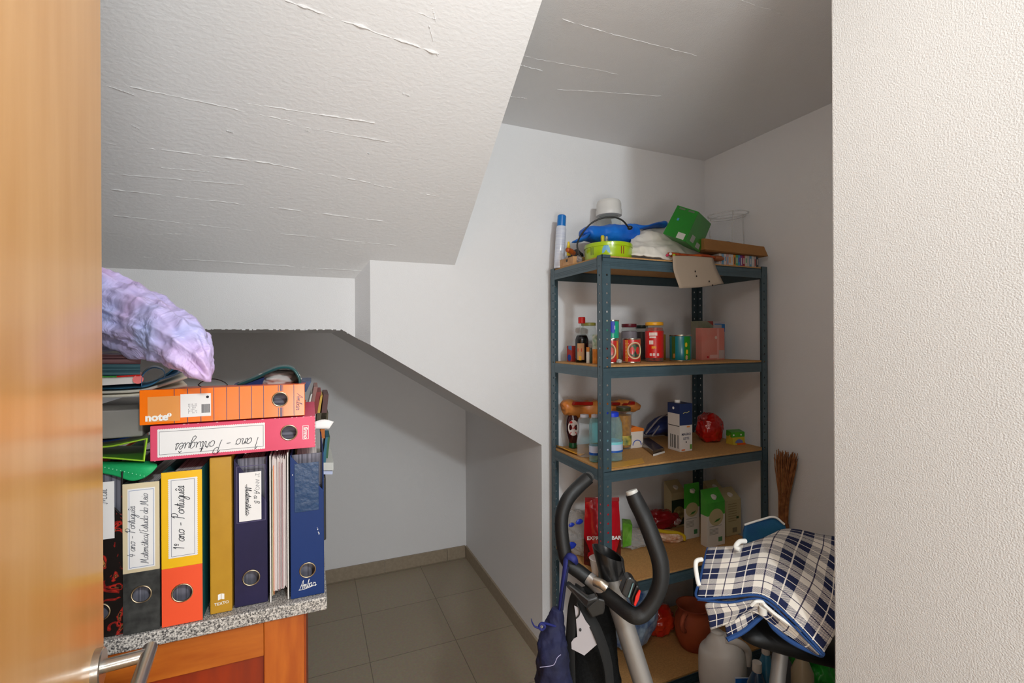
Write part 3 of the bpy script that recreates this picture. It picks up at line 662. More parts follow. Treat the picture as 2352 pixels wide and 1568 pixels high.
kb = MB().loft([st_(415, 742, .98, 26, .03), st_(440, 762, .98, 22, .025), st_(460, 776, .97, 13, .016), st_(466, 782, .97, 3, .004)], n=40, sub=8, amp=.008, freq=22, seed=5)
make('bag_corner', kb, lil, o, smooth='all')
bm_ = MB().loft([st_(120, 772, 1.2, 26, .05), st_(200, 776, 1.2, 27, .05), st_(270, 784, 1.2, 22, .045), st_(310, 794, 1.2, 14, .03), st_(335, 800, 1.2, 5, .01)], n=60, sub=10, amp=.012, freq=15, seed=9)
o = make('plastic_bag', bm_, lil, smooth='all'); tag(o, 'pale lilac plastic bag flattened under the large lilac bag', 'plastic bag')
# black wire glasses-like loop
wm = MB(); P = [D(455+68*k/14, 884-14*math.sin(math.pi*k/14)**.7, 1.16) for k in range(15)]; wm.tube(P, .0012, n=6)
wm.tube([D(455, 884, 1.16), D(470, 892, 1.16), D(490, 893, 1.14), D(522, 886, 1.16)], .0012, n=6, sm=4)
tag(make('wire_loop', wm, col('141414', .4), smooth=True), 'thin black wire loop lying behind the orange binder', 'wire')
# teal folder with tissue
tl = mat('teal_plastic', '0c4f52', .35, coat=.3); bl2 = col('14346a', .45)
t = thing('document_wallet', 'teal document wallet arched over crumpled white tissue behind the orange binder', 'folder', tuple(D(640, 880, 1.25)))
def w2(px, py, d=0): return D(px, py, 1.22+d)
make('cover', MB().net([[w2(545, 886), w2(590, 868), w2(615, 856), w2(645, 845), w2(672, 848), w2(686, 866), w2(689, 884)], [w2(550, 880, .16), w2(590, 862, .16), w2(615, 850, .16), w2(645, 840, .16), w2(672, 843, .16), w2(686, 862, .16), w2(690, 870, .16)]], 6, 4), tl, t, world=True, thick=.006, smooth='all')
make('blue_flap', MB().hexa([w2(530, 893), w2(600, 889), w2(600, 876, .15), w2(540, 880, .15)], [w2(545, 889), w2(608, 866), w2(608, 860, .15), w2(550, 884, .15)]), bl2, t, world=True)
make('tissue', MB().blob(D(642, 868, 1.29), (.05, .04, .022), .35, 9, 4, sub=4, rot=None), mat('white_tissue', 'd8dad6', .9), t, world=True, smooth='all')
# things behind at the right end of the worktop (second row, lying on stacked stuff)
YR = YB+.33
def rb(label, nm, cat, px0, px1, py0, py1, dx, m, tilt=0, dep=.12, group=None, Y=None):
    yy = Y or YR
    A = [atY(px0, py1, yy), atY(px1, py1, yy), atY(px1+dx, py0, yy), atY(px0+dx, py0, yy)]
    dvec = Vector((0, dep, 0))
    mb = MB().hexa([A[0], A[1], A[1]+dvec, A[0]+dvec], [A[3], A[2], A[2]+dvec, A[3]+dvec])
    return tag(make(nm, mb, m), label, cat, group)
rb('navy folder flap sticking up behind the orange binder end', 'folder', 'folder', 640, 703, 876, 900, 12, col('12305c', .4), dep=.15, Y=YB+.24)
book_m = mat('maroon_book', '6e1c18', .45, col2='8a2a22', scale=40)
for k, (a_, b_, y0_, y1_, dx, c_, lb) in enumerate(((700, 706, 905, 958, 14, 'd8d4cc', 'white booklet leaning among the books behind the orange binder'), (707, 716, 888, 952, 14, '8a6058', 'faded rose book leaning behind the orange binder end'), (717, 728, 900, 950, 10, '7a1512', 'maroon book leaning behind the right binder ends'), (729, 735, 908, 948, 6, 'b8912a', 'yellow booklet wedged beside the maroon book'), (737, 749, 906, 962, 6, '4a1c1a', 'dark brown book rightmost of those leaning behind the binders'))):
    rb(lb, 'leaning_book', 'book', a_, b_, y0_, y1_, dx, col(c_, .5), dep=.15)
rb('olive cloth bound album under the leaning books behind the pink binder', 'album', 'album', 726, 752, 948, 985, 2, col('4c4432', .7), dep=.18)
o = make('paper_slip', MB().net([[atY(722, 968, YB+.05), atY(745, 963, YB+.05), atY(767, 968, YB+.05)], [atY(722, 984, YB+.045), atY(745, 984, YB+.045), atY(756, 984, YB+.045)]], 4, 3), label_m, thick=.0012, smooth='all')
tag(o, 'torn white paper slip sticking out of the pink binder', 'paper')
rb('orange box edge behind the end of the pink binder', 'small_box', 'box', 736, 746, 984, 1006, 0, col('b8661e', .6))
rb('teal notebook leaning behind the navy binder', 'notebook', 'notebook', 740, 748, 1004, 1062, 8, col('0f5f78', .5))
rb('green edged notebook leaning rightmost behind the navy binder', 'notebook', 'notebook', 748, 753, 1004, 1052, 5, col('2a5a34', .5))
rb('white paper sheaf sticking out behind the navy binder at mid height', 'paper_sheaf', 'papers', 700, 766, 1062, 1080, 0, col('c9c9c4', .8), dep=.2)
rb('thin pale blue notepad below the white sheaf behind the navy binder', 'notepad', 'notepad', 700, 764, 1082, 1089, 0, col('bcc4e0', .7), dep=.2)
rb('plain brown carton stacked on the dark crate behind the standing binders', 'cardboard_box', 'box', 600, 722, 988, 1090, 0, col('8a6b48', .8), dep=.2)
# what these rest on
o = make('storage_crate', MB().box(-.27, atY(748, 1100, YR).x, YB+.31, YB+.56, ZT+.001, atY(748, 1092, YR).z), mat('dark_crate', '3a3836', .7), bevel=.004)
tag(o, 'dark crate hidden behind the navy and indigo binders', 'crate')
# ================================================================ SHELVING UNIT
X0, X1_, Y0, Y1 = 1.08, 2.01, 1.61, 2.055
S = [H+.335, H-.11, H-.53, H-1.005, H-1.47]
sm = mat('blue_grey_steel', '435861', .42, metal=.15, var=.06, scale=40, coat=.15)
mdf = mat('brown_fibreboard', 'b98a52', .75, var=.12, scale=140); mdf_edge = mat('fibreboard_edge', 'b5762c', .8)
unit = thing('shelving_unit', 'blue grey perforated steel shelving unit with five brown boards beside the right wall', 'shelving', (1.545, 1.83, 0))
def flange(mb, ox, oy, dx, dy, w, top):      # perforated strip standing on z, thickness t
    tck = .0018; n = 8; cell = .0372; z = .015; px_, py_ = -dy, dx
    def V(u, h, s_): return (ox+dx*u+px_*s_*tck, oy+dy*u+py_*s_*tck, h)
    mb.hexa([V(0, 0, 0), V(w, 0, 0), V(w, 0, 1), V(0, 0, 1)], [V(0, z, 0), V(w, z, 0), V(w, z, 1), V(0, z, 1)])
    while z+cell < top:
        cu, cz, r = w*.56, z+cell/2, .0048; ring = []; out = []
        for k in range(n):
            a = 2*math.pi*(k+.5)/n; ring.append((cu+r*math.cos(a), cz+r*math.sin(a)))
        out = [(w, cz+.008), (w, z+cell), (0, z+cell), (0, cz+.008), (0, cz-.008), (0, z), (w, z), (w, cz-.008)]
        out = [(w, z+cell*.5+.006), (cu+.008, z+cell), (cu-.008, z+cell), (0, z+cell*.5+.006), (0, z+cell*.5-.006), (cu-.008, z), (cu+.008, z), (w, z+cell*.5-.006)]
        cor = {0: (w, z+cell), 2: (0, z+cell), 4: (0, z), 6: (w, z)}
        o = len(mb.v); vs = [V(u, h, s_) for s_ in (0, 1) for (u, h) in ring+out+[cor[0], cor[2], cor[4], cor[6]]]; fs = []
        for sgn in (0, 1):
            b_ = sgn*20
            for k in range(8):
                k2 = (k+1) % 8; fs.append((b_+k, b_+k2, b_+8+k2, b_+8+k))
            for q_, (i, j) in zip(range(4), ((0, 1), (2, 3), (4, 5), (6, 7))): fs.append((b_+8+i, b_+16+q_, b_+8+j))
        for k in range(8): fs.append((k, k+20, (k+1) % 8+20, (k+1) % 8))
        mb.add(vs, fs); z += cell
    mb.hexa([V(0, z, 0), V(w, z, 0), V(w, z, 1), V(0, z, 1)], [V(0, top, 0), V(w, top, 0), V(w, top, 1), V(0, top, 1)])
    for u0, u1 in ((w-.0022, w), (0, .0022)):
        mb.hexa([V(u0, 0, -.6), V(u1, 0, -.6), V(u1, 0, 1), V(u0, 0, 1)], [V(u0, top, -.6), V(u1, top, -.6), V(u1, top, 1), V(u0, top, 1)])
for cx, cy, sx, sy in ((X0, Y0, 1, 1), (X0, Y1, 1, -1), (X1_, Y0, -1, 1), (X1_, Y1, -1, -1)):
    pm = MB(); TOP = S[0]+.003
    flange(pm, cx, cy, sx, 0, .038, TOP); flange(pm, cx, cy, 0, sy, .038, TOP)
    ftp = make('post', pm, sm, unit, world=True)
    make('foot', MB().box(min(cx, cx+sx*.04)-.001, max(cx, cx+sx*.04)+.001, min(cy, cy+sy*.04)-.001, max(cy, cy+sy*.04)+.001, 0.001, .02), col('1c1c1c', .6), ftp, world=True)
for k, z in enumerate(S):
    make('board', MB().box(X0+.004, X1_-.004, Y0+.004, Y1-.004, z-.008, z), mdf, unit, world=True, bevel=.0008)
    zb0, zb1 = z-.052, z-.007
    for (a, b, c, d, al) in ((X0+.003, X1_-.003, Y0-.0005, Y0+.0016, 'x'), (X0+.003, X1_-.003, Y1-.0016, Y1, 'x'), (X0-.0005, X0+.0016, Y0+.003, Y1-.003, 'y'), (X1_-.0016, X1_, Y0+.003, Y1-.003, 'y')):
        q = MB().box(a, b, c, d, zb0, zb1)
        for g in (.012, .019, .026):
            if al == 'x':
                yy = (c-.0011, c) if c < Y0+.01 else (d, d+.0011); q.box(a, b, *yy, zb0+g, zb0+g+.0022)
            else:
                xx = (a-.0011, a) if a < X0+.01 else (b, b+.0011); q.box(*xx, c, d, zb0+g, zb0+g+.0022)
        if al == 'x': q.box(a, b, c if c < Y0+.01 else d-.018, c+.018 if c < Y0+.01 else d, z-.0105, z-.0085)
        make('beam', q, sm, unit, world=True)
# ---------------- helpers for things on shelves
def ctr(p0, p1, Y): return atY((p0+p1)/2, 800, Y)
def cylspec(p0, p1, pt, Y, z):
    c = ctr(p0, p1, Y); w_ = depth_of(c); r = (p1-p0)/2*w_/F_PX*.97
    h = atY((p0+p1)/2, pt, Y).z-z
    return Vector((c.x, Y, z)), r, h
def can(label, p0, p1, pt, Y, z, body, group=None, nm='tin_can', lidc=None, turn=0):
    c, r, h = cylspec(p0, p1, pt, Y, z); t = thing(nm, label, 'can', tuple(c), turn, group)
    make('can_body', MB().lathe([(r*.97, .0005), (r, .004), (r, h-.005), (r*.985, h-.003)], n=36), body, t, smooth=True)
    tm_ = mat('tin_metal', 'd4cdb8', .25, 1)
    make('top_rim', MB().lathe([(r*1.0, h-.006), (r*1.025, h-.004), (r*1.025, h), (r*.96, h), (r*.95, h-.003), (0.0001, h-.003)], n=36, close=False), tm_, t, smooth=True)
    make('base_rim', MB().lathe([(r*.99, 0), (r*1.02, .0008), (r*1.02, .004), (r, .005)], n=36, close=False), tm_, t, smooth=True); return t, r, h
def boxcorner(pn, pyb, pr_, pl, pt, z, yfix=None):     # near corner px, base py, right px, left px, top py
    n_ = atZ(pn, pyb, z) if yfix is None else Vector((atY(pn, 800, yfix).x, yfix, z))
    x1 = atY(pr_, 800, n_.y).x; y1 = atX(pl, 800, n_.x).y if pl else n_.y+.05
    return n_, x1-n_.x, y1-n_.y, atY(pn, pt, n_.y).z-z
glass = clear_mat('clear_glass', (.93, .96, .95), .03); film = clear_mat('clear_film', (.92, .93, .94), .10)
white = col('e4e2dc', .5); black = col('151617', .45)
# ================================================================ TOP SHELF
z = S[0]+.0008
# spray can leaning a touch
c, r, h = cylspec(1276, 1300, 500, 2.0, z)
t = thing('spray_can', 'slim white spray can with a blue cap on the top shelf', 'spray can', (c.x-.008, 2.0, z))
h = atY(1290, 494, 2.0).z-z
t.rotation_euler = (0, .07, 0)
make('can_body', MB().lathe([(r*.95, 0), (r, .003), (r, h*.74), (r*.86, h*.79)], n=28), mat('white_can', 'dfe3ec', .35, coat=.3, col2='c9cfe0', scale=8, stretch=(1, 1, 30)), t, smooth=True)
make('cap', MB().lathe([(r*.84, h*.79), (r*.86, h*.80), (r*.84, h*.985), (r*.7, h)], n=28), col('1173c4', .35), t, smooth=True)
# small wooden box
wd = mat('pale_wood', 'c99b6a', .6, col2='b88756', scale=6, stretch=(2, 8, 8))
n_, w_, d_, h_ = Vector((X0+.008, 1.835, z)), .115, .14, .036
t = thing('wooden_box', 'small pale wooden box on the left corner of the top shelf', 'box', (n_.x, n_.y+.02, z))
make('box_body', MB().box(0, .085, 0, .16, 0, h_), wd, t, bevel=.002)
make('clasp', MB().box(-.0015, 0, .05, .062, h_*.5, h_*.8), black, t)
o = make('yellow_tube', MB().lathe([(.009, 0), (.0085, .03), (.006, .05), (.0045, .062)], n=16), col('dfc21c', .4), smooth=True, loc=(atY(1306, 560, 1.86).x, 1.86, z+.0375)); tag(o, 'small yellow nozzle standing on the wooden box', 'tube')
o = make('sausage_roll', MB().tube([Vector((atY(1293, 572, 1.84).x, 1.80, z+.05)), Vector((atY(1306, 575, 1.84).x, 1.82, z+.049)), Vector((atY(1320, 577, 1.84).x, 1.85, z+.048))], [.010, .012, .011], n=14, sm=4), mat('orange_rubber', 'b4561c', .5, col2='8e3c14', scale=50), smooth='all'); tag(o, 'rust orange rolled tube lying on the wooden box', 'roll')
o = make('steel_wool', MB().blob((atY(1329, 580, 1.86).x, 1.86, z+.018), (.013, .02, .022), .5, 14, 2), mat('grey_wool', 'a59d9c', .7, col2='5b5453', scale=70), smooth='all'); tag(o, 'grey scrunched foil wad between wooden box and lime tin', 'wad')
o = make('dark_pouch', MB().blob((atY(1325, 560, 1.92).x, 1.93, z+.038), (.034, .04, .042), .2, 7, 3), mat('dark_cloth', '2b2523', .8), smooth='all'); tag(o, 'dark cloth pouch behind the lime green tin', 'pouch')
# lime tin
c, r, h = cylspec(1339, 1451, 545, 1.77, z)
lt = mat('lime_tin', 'a3c313', .28, coat=.4)
t = thing('biscuit_tin', 'round lime green tin with blue arch motif on the front corner of the top shelf', 'tin', (c.x, 1.76, z))
r = .104; h = .076
make('tin_body', MB().lathe([(r*.97, 0), (r*.985, .002), (r*.985, h*.8), (r*.985, h*.82)], n=56), lt, t, smooth=True)
ld = make('lid', MB().lathe([(r, h*.74), (r*1.01, h*.75), (r*1.01, h*.93), (r*.985, h*.97), (r*.9, h*.975), (r*.88, h), (.0001, h)], n=56, close=False), lt, t, smooth=True)
def on_cyl(mb, poly, r, a0, th=.0006, m=0):   # poly in (arc length, z), facing angle a0
    n = len(poly); v = []
    for rr_ in (r, r+th):
        for s_, zz in poly: a = a0+s_/r; v.append((rr_*math.cos(a), rr_*math.sin(a), zz))
    return mb.add(v, [tuple(range(n)), tuple(range(2*n-1, n-1, -1))]+[(i, n+i, n+(i+1) % n, (i+1) % n) for i in range(n)], m)
toc = math.atan2(-1.76, -c.x)
arch = [(a_, b_+.016) for a_, b_ in [(-.017, .008), (-.016, .026), (-.009, .041), (0, .046), (.009, .041), (.016, .026), (.017, .008)]]
mb = MB()
for i in range(6):
    a, b = arch[i], arch[i+1]; j = [(p_, q_+.016) for p_, q_ in [(.009, .010), (.006, .014), (.004, .018), (0, .022), (-.004, .018), (-.006, .014), (-.009, .010)]]
    k0, k1 = (-j[i][0], j[i][1]), (-j[i+1][0], j[i+1][1]); on_cyl(mb, [a, b, k1, k0], r*.985, toc-.08)
make('arch_motif', mb, col('6aa6cc', .4), t)
def bar2(da):
    mb = MB()
    for s_ in (-.0055, .0055):
        for q in range(1): on_cyl(mb, [(s_-.0022, .022), (s_+.0022, .022), (s_+.0022, .054), (s_-.0022, .054)], r*.985, toc+da)
    return mb
make('bar_motif', bar2(.62), col('8a3a1c', .5), t); make('bar_motif', bar2(-.72), col('6b7a3a', .5), t)
# black cable arc
cb_ = MB(); cb_.tube([D(1331, 588, 1.96), D(1326, 560, 1.95), D(1340, 532, 1.93), D(1365, 508, 1.92), D(1400, 498, 1.92), D(1428, 505, 1.93), D(1445, 524, 1.95)], .0034, n=10, sm=8)
t = make('black_cable', cb_, black, smooth=True); tag(t, 'black cable arched over the lime green tin', 'cable')
make('plug_end', MB().blob(D(1447, 523, 1.95), (.012, .010, .009), .1, 5, 1, sub=2, flat=False), black, t, smooth='all')
# blue plastic bag
blu = mat('blue_plastic', '056fd2', .45, bump=.6, bscale=40, col2='0652b4', scale=12)
YBb = 1.87
mb = MB()
mb.loft([(atY(1338, 545, YBb), .006, .02), (atY(1348, 538, YBb), .034, .05), (atY(1400, 540, YBb), .046, .06), (atY(1444, 539, YBb), .046, .06), (atY(1454, 540, YBb), .034, .05), (atY(1457, 542, YBb), .008, .02)], n=48, sub=10, amp=.014, freq=13, seed=2)
t = make('plastic_bag', mb, blu, smooth='all'); tag(t, 'bright blue plastic bag bundled behind the lime green tin', 'plastic bag')
mb = MB().loft([(atY(1455, 522, YBb), .016, .02), (atY(1480, 522, YBb), .007, .03), (atY(1505, 517, YBb), .011, .03), (atY(1526, 515, YBb), .016, .02), (atY(1530, 516, YBb), .003, .01)], n=30, sub=8, amp=.006, freq=24, seed=4); make('bag_tail', mb, blu, t, smooth='all')
mb = MB().loft([(atY(1315, 556, 1.80), .003, .01), (atY(1325, 553, 1.80), .007, .02), (atY(1340, 548, 1.82), .010, .02), (atY(1350, 540, 1.84), .008, .02)], n=20, sub=5, amp=.003, freq=24, seed=4); make('bag_tail', mb, blu, t, smooth='all')
o = make('marker_tube', MB().lathe([(.008, 0), (.0085, .03), (.0085, .038), (.006, .042)], n=18, mats=None), col('c8b51e', .4), smooth=True, loc=tuple(atY(1384, 543, 1.77))); tag(o, 'short yellow tube standing on the lime green tin lid', 'tube'); o.location.z = z+.0765
o = make('marker_tube', MB().lathe([(.0062, 0), (.0062, .03), (.005, .04)], n=18), mat('black_white_tube', '121212', .4, col2='eeeeee', scale=28), smooth=True, loc=(atY(1392, 543, 1.77).x+.003, 1.77, z+.0765)); tag(o, 'short black and white tube beside the yellow tube on the lime tin', 'tube')
# clear jar with white lid
c, r, h = cylspec(1372, 1428, 462, 1.975, z)
t = thing('storage_jar', 'clear plastic jar with a white screw lid behind the blue bag', 'jar', (c.x, 1.975, z))
make('jar_body', MB().lathe([(r*.9, 0), (r, .006), (r, h*.70), (r*.85, h*.76), (r*.82, h*.80)], n=36), glass, t, smooth=True)
make('lid', MB().lathe([(r*.80, h*.78), (r*1.06, h*.785), (r*1.08, h*.80), (r*1.08, h*.86), (r*1.02, h*.875), (r*1.03, h*.95), (r*.97, h*.985), (r*.9, h), (.0001, h)], n=40, close=False), col('dad8d3', .4), t, smooth=True)
# white cloth
cl = mat('white_cloth', 'dcd6cb', .9, bump=.3, bscale=500)
def clothd(u, v, p): return Vector((0, -.014, .026))*ridged(p, 7, 2)+Vector((0, -.003, .004))*ridged(p, 22, 3)
rows = [[(1452, 530, 1.96), (1500, 522, 1.97), (1555, 532, 1.97), (1600, 560, 1.96)], [(1450, 545, 1.86), (1500, 526, 1.87), (1560, 538, 1.86), (1606, 570, 1.85)], [(1448, 565, 1.76), (1495, 548, 1.74), (1555, 556, 1.72), (1611, 580, 1.74)], [(1450, 586, 1.68), (1500, 590, 1.635), (1560, 596, 1.63), (1612, 598, 1.65)]]
mb = MB().net([[atY(*p) for p in r_] for r_ in rows], 14, 14, disp=clothd)
zmin = z+.004
mb.v = [(v[0], min(v[1], 2.04), max(v[2], zmin)) for v in mb.v]
o = make('white_cloth', mb, cl, smooth='all', thick=.006); tag(o, 'rumpled white cotton cloth in the middle of the top shelf', 'cloth')
# green box, tipped
grm = mat('green_carton', '0b8a12', .4, col2='0a7d10', scale=6)
P_ = lambda px, py, t_: D(px, py, t_)
A, B_, C_ = P_(1530, 521, 2.12), P_(1556, 471, 2.24), P_(1605, 486, 2.16)   # left-bottom, left-top, right-top(near edge)
e1 = B_-A; e2 = C_-B_; nrm = e1.cross(e2).normalized()
if nrm.dot(Vector((.39, .92, 0))) < 0: nrm = -nrm
nrm = (P_(1634, 514, 2.30)-C_); e1n = e1*1.28
A = B_-e1n
t = thing('green_carton', 'green cardboard carton tipped over on the white cloth', 'box', tuple(A))
make('box_body', MB().hexa([A, A+e2, A+e2+nrm, A+nrm], [B_, C_, C_+nrm, B_+nrm]), grm, t, world=True, bevel=.0015)
fn = e1.cross(e2).normalized(); fn = -fn if fn.dot(Vector((.39, .92, 0))) > 0 else fn
def onface(u0, u1, v0, v1, th=.0008):
    q = [A+e2*u+e1n*v+fn*.0003 for u, v in ((u0, v0), (u1, v0), (u1, v1), (u0, v1))]; return MB().hexa(q, [p+fn*th for p in q])
make('barcode_label', onface(.58, .9, .02, .2), col('c9c9c0', .6), t, world=True)
make('small_print', onface(.15, .42, .9, .95), col('6f7a66', .6), t, world=True); make('small_print', onface(.58, .85, .9, .95), col('6f7a66', .6), t, world=True)
make('round_sticker', onface(.28, .36, .52, .60), col('4a9ad0', .5), t, world=True)
sn = e1.cross(nrm).normalized(); sn = -sn if sn.dot(e2) < 0 else sn
def onside(u0, u1, v0, v1, th=.0008):
    q = [A+e2+nrm*u+e1n*v+sn*.0003 for u, v in ((u0, v0), (u1, v0), (u1, v1), (u0, v1))]; return MB().hexa(q, [p+sn*th for p in q])
make('barcode_label', onside(.2, .42, .1, .3), col('9a9c92', .6), t, world=True); make('barcode_label', onside(.6, .85, .05, .2), col('9a9c92', .6), t, world=True)
# cardboard tray (inverted lid), books below
cdm = mat('brown_cardboard', '8f6436', .8, col2='a0713f', scale=8)
YC = 1.655
spc = ['c9c4c0', '7aa6c4', 'd0c8c6', 'c59c9a', 'cbc7c4', 'd7d2ce', 'd98a1e', '4aa06a', '3f8fc0', '7d2f8a', '9c1524', 'c8c0b8', 'b9b6b4', '5c93b8', 'c9c6c4', 'b9a9a2', '2c3a44']
lab = ['white', 'pale blue', 'off white', 'faded rose', 'plain white', 'ivory', 'orange', 'green', 'sky blue', 'purple', 'crimson', 'cream', 'light grey', 'steel blue', 'bright white', 'dusty beige', 'dark slate']
xs0, xs1 = atY(1652, 590, YC).x, atY(1742, 590, YC).x; wbk = (xs1-xs0)/17
for k in range(17):
    t = thing('thin_case', '%s spined thin disc case in the row under the cardboard tray' % lab[k], 'disc case', (xs0+k*wbk, YC, z), group='thin cases standing under the cardboard tray')
    make('case_body', MB().box(.0004, wbk-.0006, 0, .12, 0, .058), col(spc[k], .35), t, bevel=.0006)
    make('spine_print', MB().box(wbk*.3, wbk*.7, -.0004, 0, .012+.006*(k % 3), .045), col(spc[(k*5+3) % 17], .5), t)
zt = z+.060
t = thing('cardboard_tray', 'brown cardboard tray resting on the row of thin cases', 'tray', (atY(1685, 560, YC).x, YC+.06, zt))
xa, xb = atY(1611, 570, YC).x, atY(1756, 570, YC).x
tr = MB(); ya, yb = YC-.02, YC+.20
tr.hexa([(xa+.02, ya+.012, zt), (xb-.02, ya+.012, zt), (xb-.02, yb, zt), (xa+.02, yb, zt)], [(xa+.02, ya+.012, zt+.003), (xb-.02, ya+.012, zt+.003), (xb-.02, yb, zt+.003), (xa+.02, yb, zt+.003)])
make('tray_base', tr, cdm, t, world=True)
for q in (([(xa, ya, zt+.006), (xb, ya, zt-.0), (xb-.012, ya+.006, zt+.0), (xa+.02, ya+.012, zt+.0)], [(xa+.004, ya+.01, zt+.058), (xb-.02, ya+.006, zt+.046), (xb-.022, ya+.010, zt+.046), (xa+.006, ya+.015, zt+.058)]),
          ([(xa+.0, ya, zt+.006), (xa+.02, ya+.012, zt), (xa+.02, yb, zt), (xa, yb, zt+.006)], [(xa+.004, ya+.01, zt+.058), (xa+.008, ya+.014, zt+.058), (xa+.008, yb, zt+.058), (xa+.004, yb, zt+.058)]),
          ([(xb-.0, ya, zt), (xb-.012, ya+.012, zt), (xb-.012, yb, zt), (xb, yb, zt+.0)], [(xb-.02, ya+.006, zt+.046), (xb-.024, ya+.01, zt+.046), (xb-.024, yb, zt+.046), (xb-.02, yb, zt+.046)]),
          ([(xa, yb, zt), (xb, yb, zt), (xb, yb+.004, zt), (xa, yb+.004, zt)], [(xa, yb, zt+.05), (xb-.02, yb, zt+.05), (xb-.02, yb+.004, zt+.05), (xa, yb+.004, zt+.05)])):
    make('tray_side', MB().hexa(*q), cdm, t, world=True)
o = make('sunglasses_case', MB().blob((atY(1672, 545, YC+.09).x, YC+.09, zt+.045), (.062, .028, .036), .12, 5, 6), mat('dark_grey_case', '3a3c3a', .4), smooth='all'); tag(o, 'dark grey soft case lying in the cardboard tray', 'case')
# clear acrylic basket
acr = clear_mat('clear_acrylic', (.95, .95, .95), .25)
t = thing('acrylic_stand', 'clear acrylic ring stand rising behind the cardboard tray', 'stand', (atY(1680, 520, YC+.1).x, YC+.12, zt+.003))
mb = MB(); c0 = atY(1672, 493, 1.82)
P = [(c0.x+.105*math.cos(a), c0.y+.09*math.sin(a), c0.z+.008*math.cos(a)) for a in [2*math.pi*k/40 for k in range(41)]]
mb.tube(P, .0035, n=8, caps=False); make('ring', mb, acr, t, smooth=True, world=True)
mb = MB(); P2_ = [(c0.x+.09*math.cos(a), c0.y+.08*math.sin(a), c0.z-.016+.008*math.cos(a)) for a in [2*math.pi*k/40 for k in range(41)]]
mb.tube(P2_, .002, n=6, caps=False); make('ring', mb, acr, t, smooth=True, world=True)
for a in (0, 2.1, 4.2):
    make('leg', MB().tube([(c0.x+.105*math.cos(a), c0.y+.09*math.sin(a), c0.z+.008*math.cos(a)), (c0.x+(.118 if a == 0 else .09)*math.cos(a), c0.y+.07*math.sin(a), zt+.006)], .0032, n=8), acr, t, smooth=True, world=True)
make('foot_cap', MB().lathe([(.005, 0), (.005, .016), (.003, .02)], (c0.x+.118, c0.y, zt+.0035), n=12), black, t, smooth=True, world=True)
# knitted bundle, brown roll, hanging cardboard flap
kn = mat('striped_knit', 'd8601a', .9, bump=.6, bscale=300, col2='a63d12', scale=25)
t = make('knitted_bundle', MB().loft([(atY(1532, 582, 1.655), .004, .01), (atY(1545, 585, 1.65), .010, .02), (atY(1580, 589, 1.65), .010, .025), (atY(1615, 590, 1.65), .012, .025), (atY(1638, 592, 1.65), .006, .015)], n=30, sub=8, amp=.005, freq=30, seed=1), kn, smooth='all')
tag(t, 'orange knitted bundle lying along the front edge of the top shelf', 'cloth')
for px_, c_ in ((1533, 'c23a5c'), (1548, 'b4cc2a'), (1540, 'dcdcd8')):
    make('coloured_tuft', MB().blob(atY(px_, 583+(px_ % 5), 1.632), (.007, .006, .006), .3, 9, px_, sub=3, flat=False), col(c_, .8), t, smooth='all')
o = make('brown_roll', MB().loft([(atY(1625, 592, 1.66), .006, .01), (atY(1640, 593, 1.66), .012, .02), (atY(1653, 594, 1.66), .013, .02), (atY(1660, 595, 1.66), .006, .01)], n=20, sub=5, amp=.003, freq=20), mat('tan_leather', '9a5a34', .6), smooth='all'); tag(o, 'tan brown roll at the front of the thin cases', 'roll')
fl = mat('grey_card_flap', 'b0a08e', .8)
rows = [[Vector((atY(q_, 588, Y0-.004).x, Y0+.06, S[0]+.003)) for q_ in (1545, 1590, 1637)], [Vector((atY(q_, 588, Y0-.004).x, Y0+.004, S[0]+.004)) for q_ in (1545, 1590, 1637)], [atY(1545, 588, Y0-.004), atY(1590, 589, Y0-.004), atY(1637, 592, Y0-.004)], [atY(1547, 620, Y0-.012), atY(1595, 620, Y0-.012), atY(1646, 618, Y0-.012)], [atY(1561, 662, Y0-.034), atY(1610, 659, Y0-.034), atY(1662, 651, Y0-.034)]]
t = make('card_flap', MB().net(rows, 6, 6), fl, smooth='all', thick=.002); tag(t, 'grey cardboard flap hanging over the front beam of the top shelf', 'cardboard')
for px_, py_ in ((1597, 623), (1600, 634), (1629, 646), (1637, 655)): make('punched_hole', MB().blob(atY(px_, py_, Y0-.016-(py_-615)*.0006), (.0035, .002, .004), 0, sub=2, flat=False), col('2a231e', .9), t, smooth='all')
# ================================================================ SECOND SHELF
z = S[1]+.0008
n_, w_, d_, h_ = boxcorner(1313, 0, 1319, 1303, 787, z, 1.95)
t = thing('small_carton', 'small red and blue carton left of the soy sauce bottle', 'box', tuple(n_))
w_ = .028; d_ = .045; h_ = .075
make('carton_body', MB().box(0, w_, 0, d_, 0, h_), col('b43a32', .45), t, bevel=.0006)
make('blue_corner', MB().prism([(0, h_*.7), (.030, h_*.8), (.030, h_), (0, h_)], 'x', -.0006, -.0001), col('4f86bc', .5), t)
make('blue_disc', MB().lathe([(.016, 0), (.016, .0005)], (0, 0, 0), n=20, rot=Matrix.Rotation(math.radians(-90), 3, 'Y')), col('1d45a8', .5), t, loc=(-.0001, .022, .018))
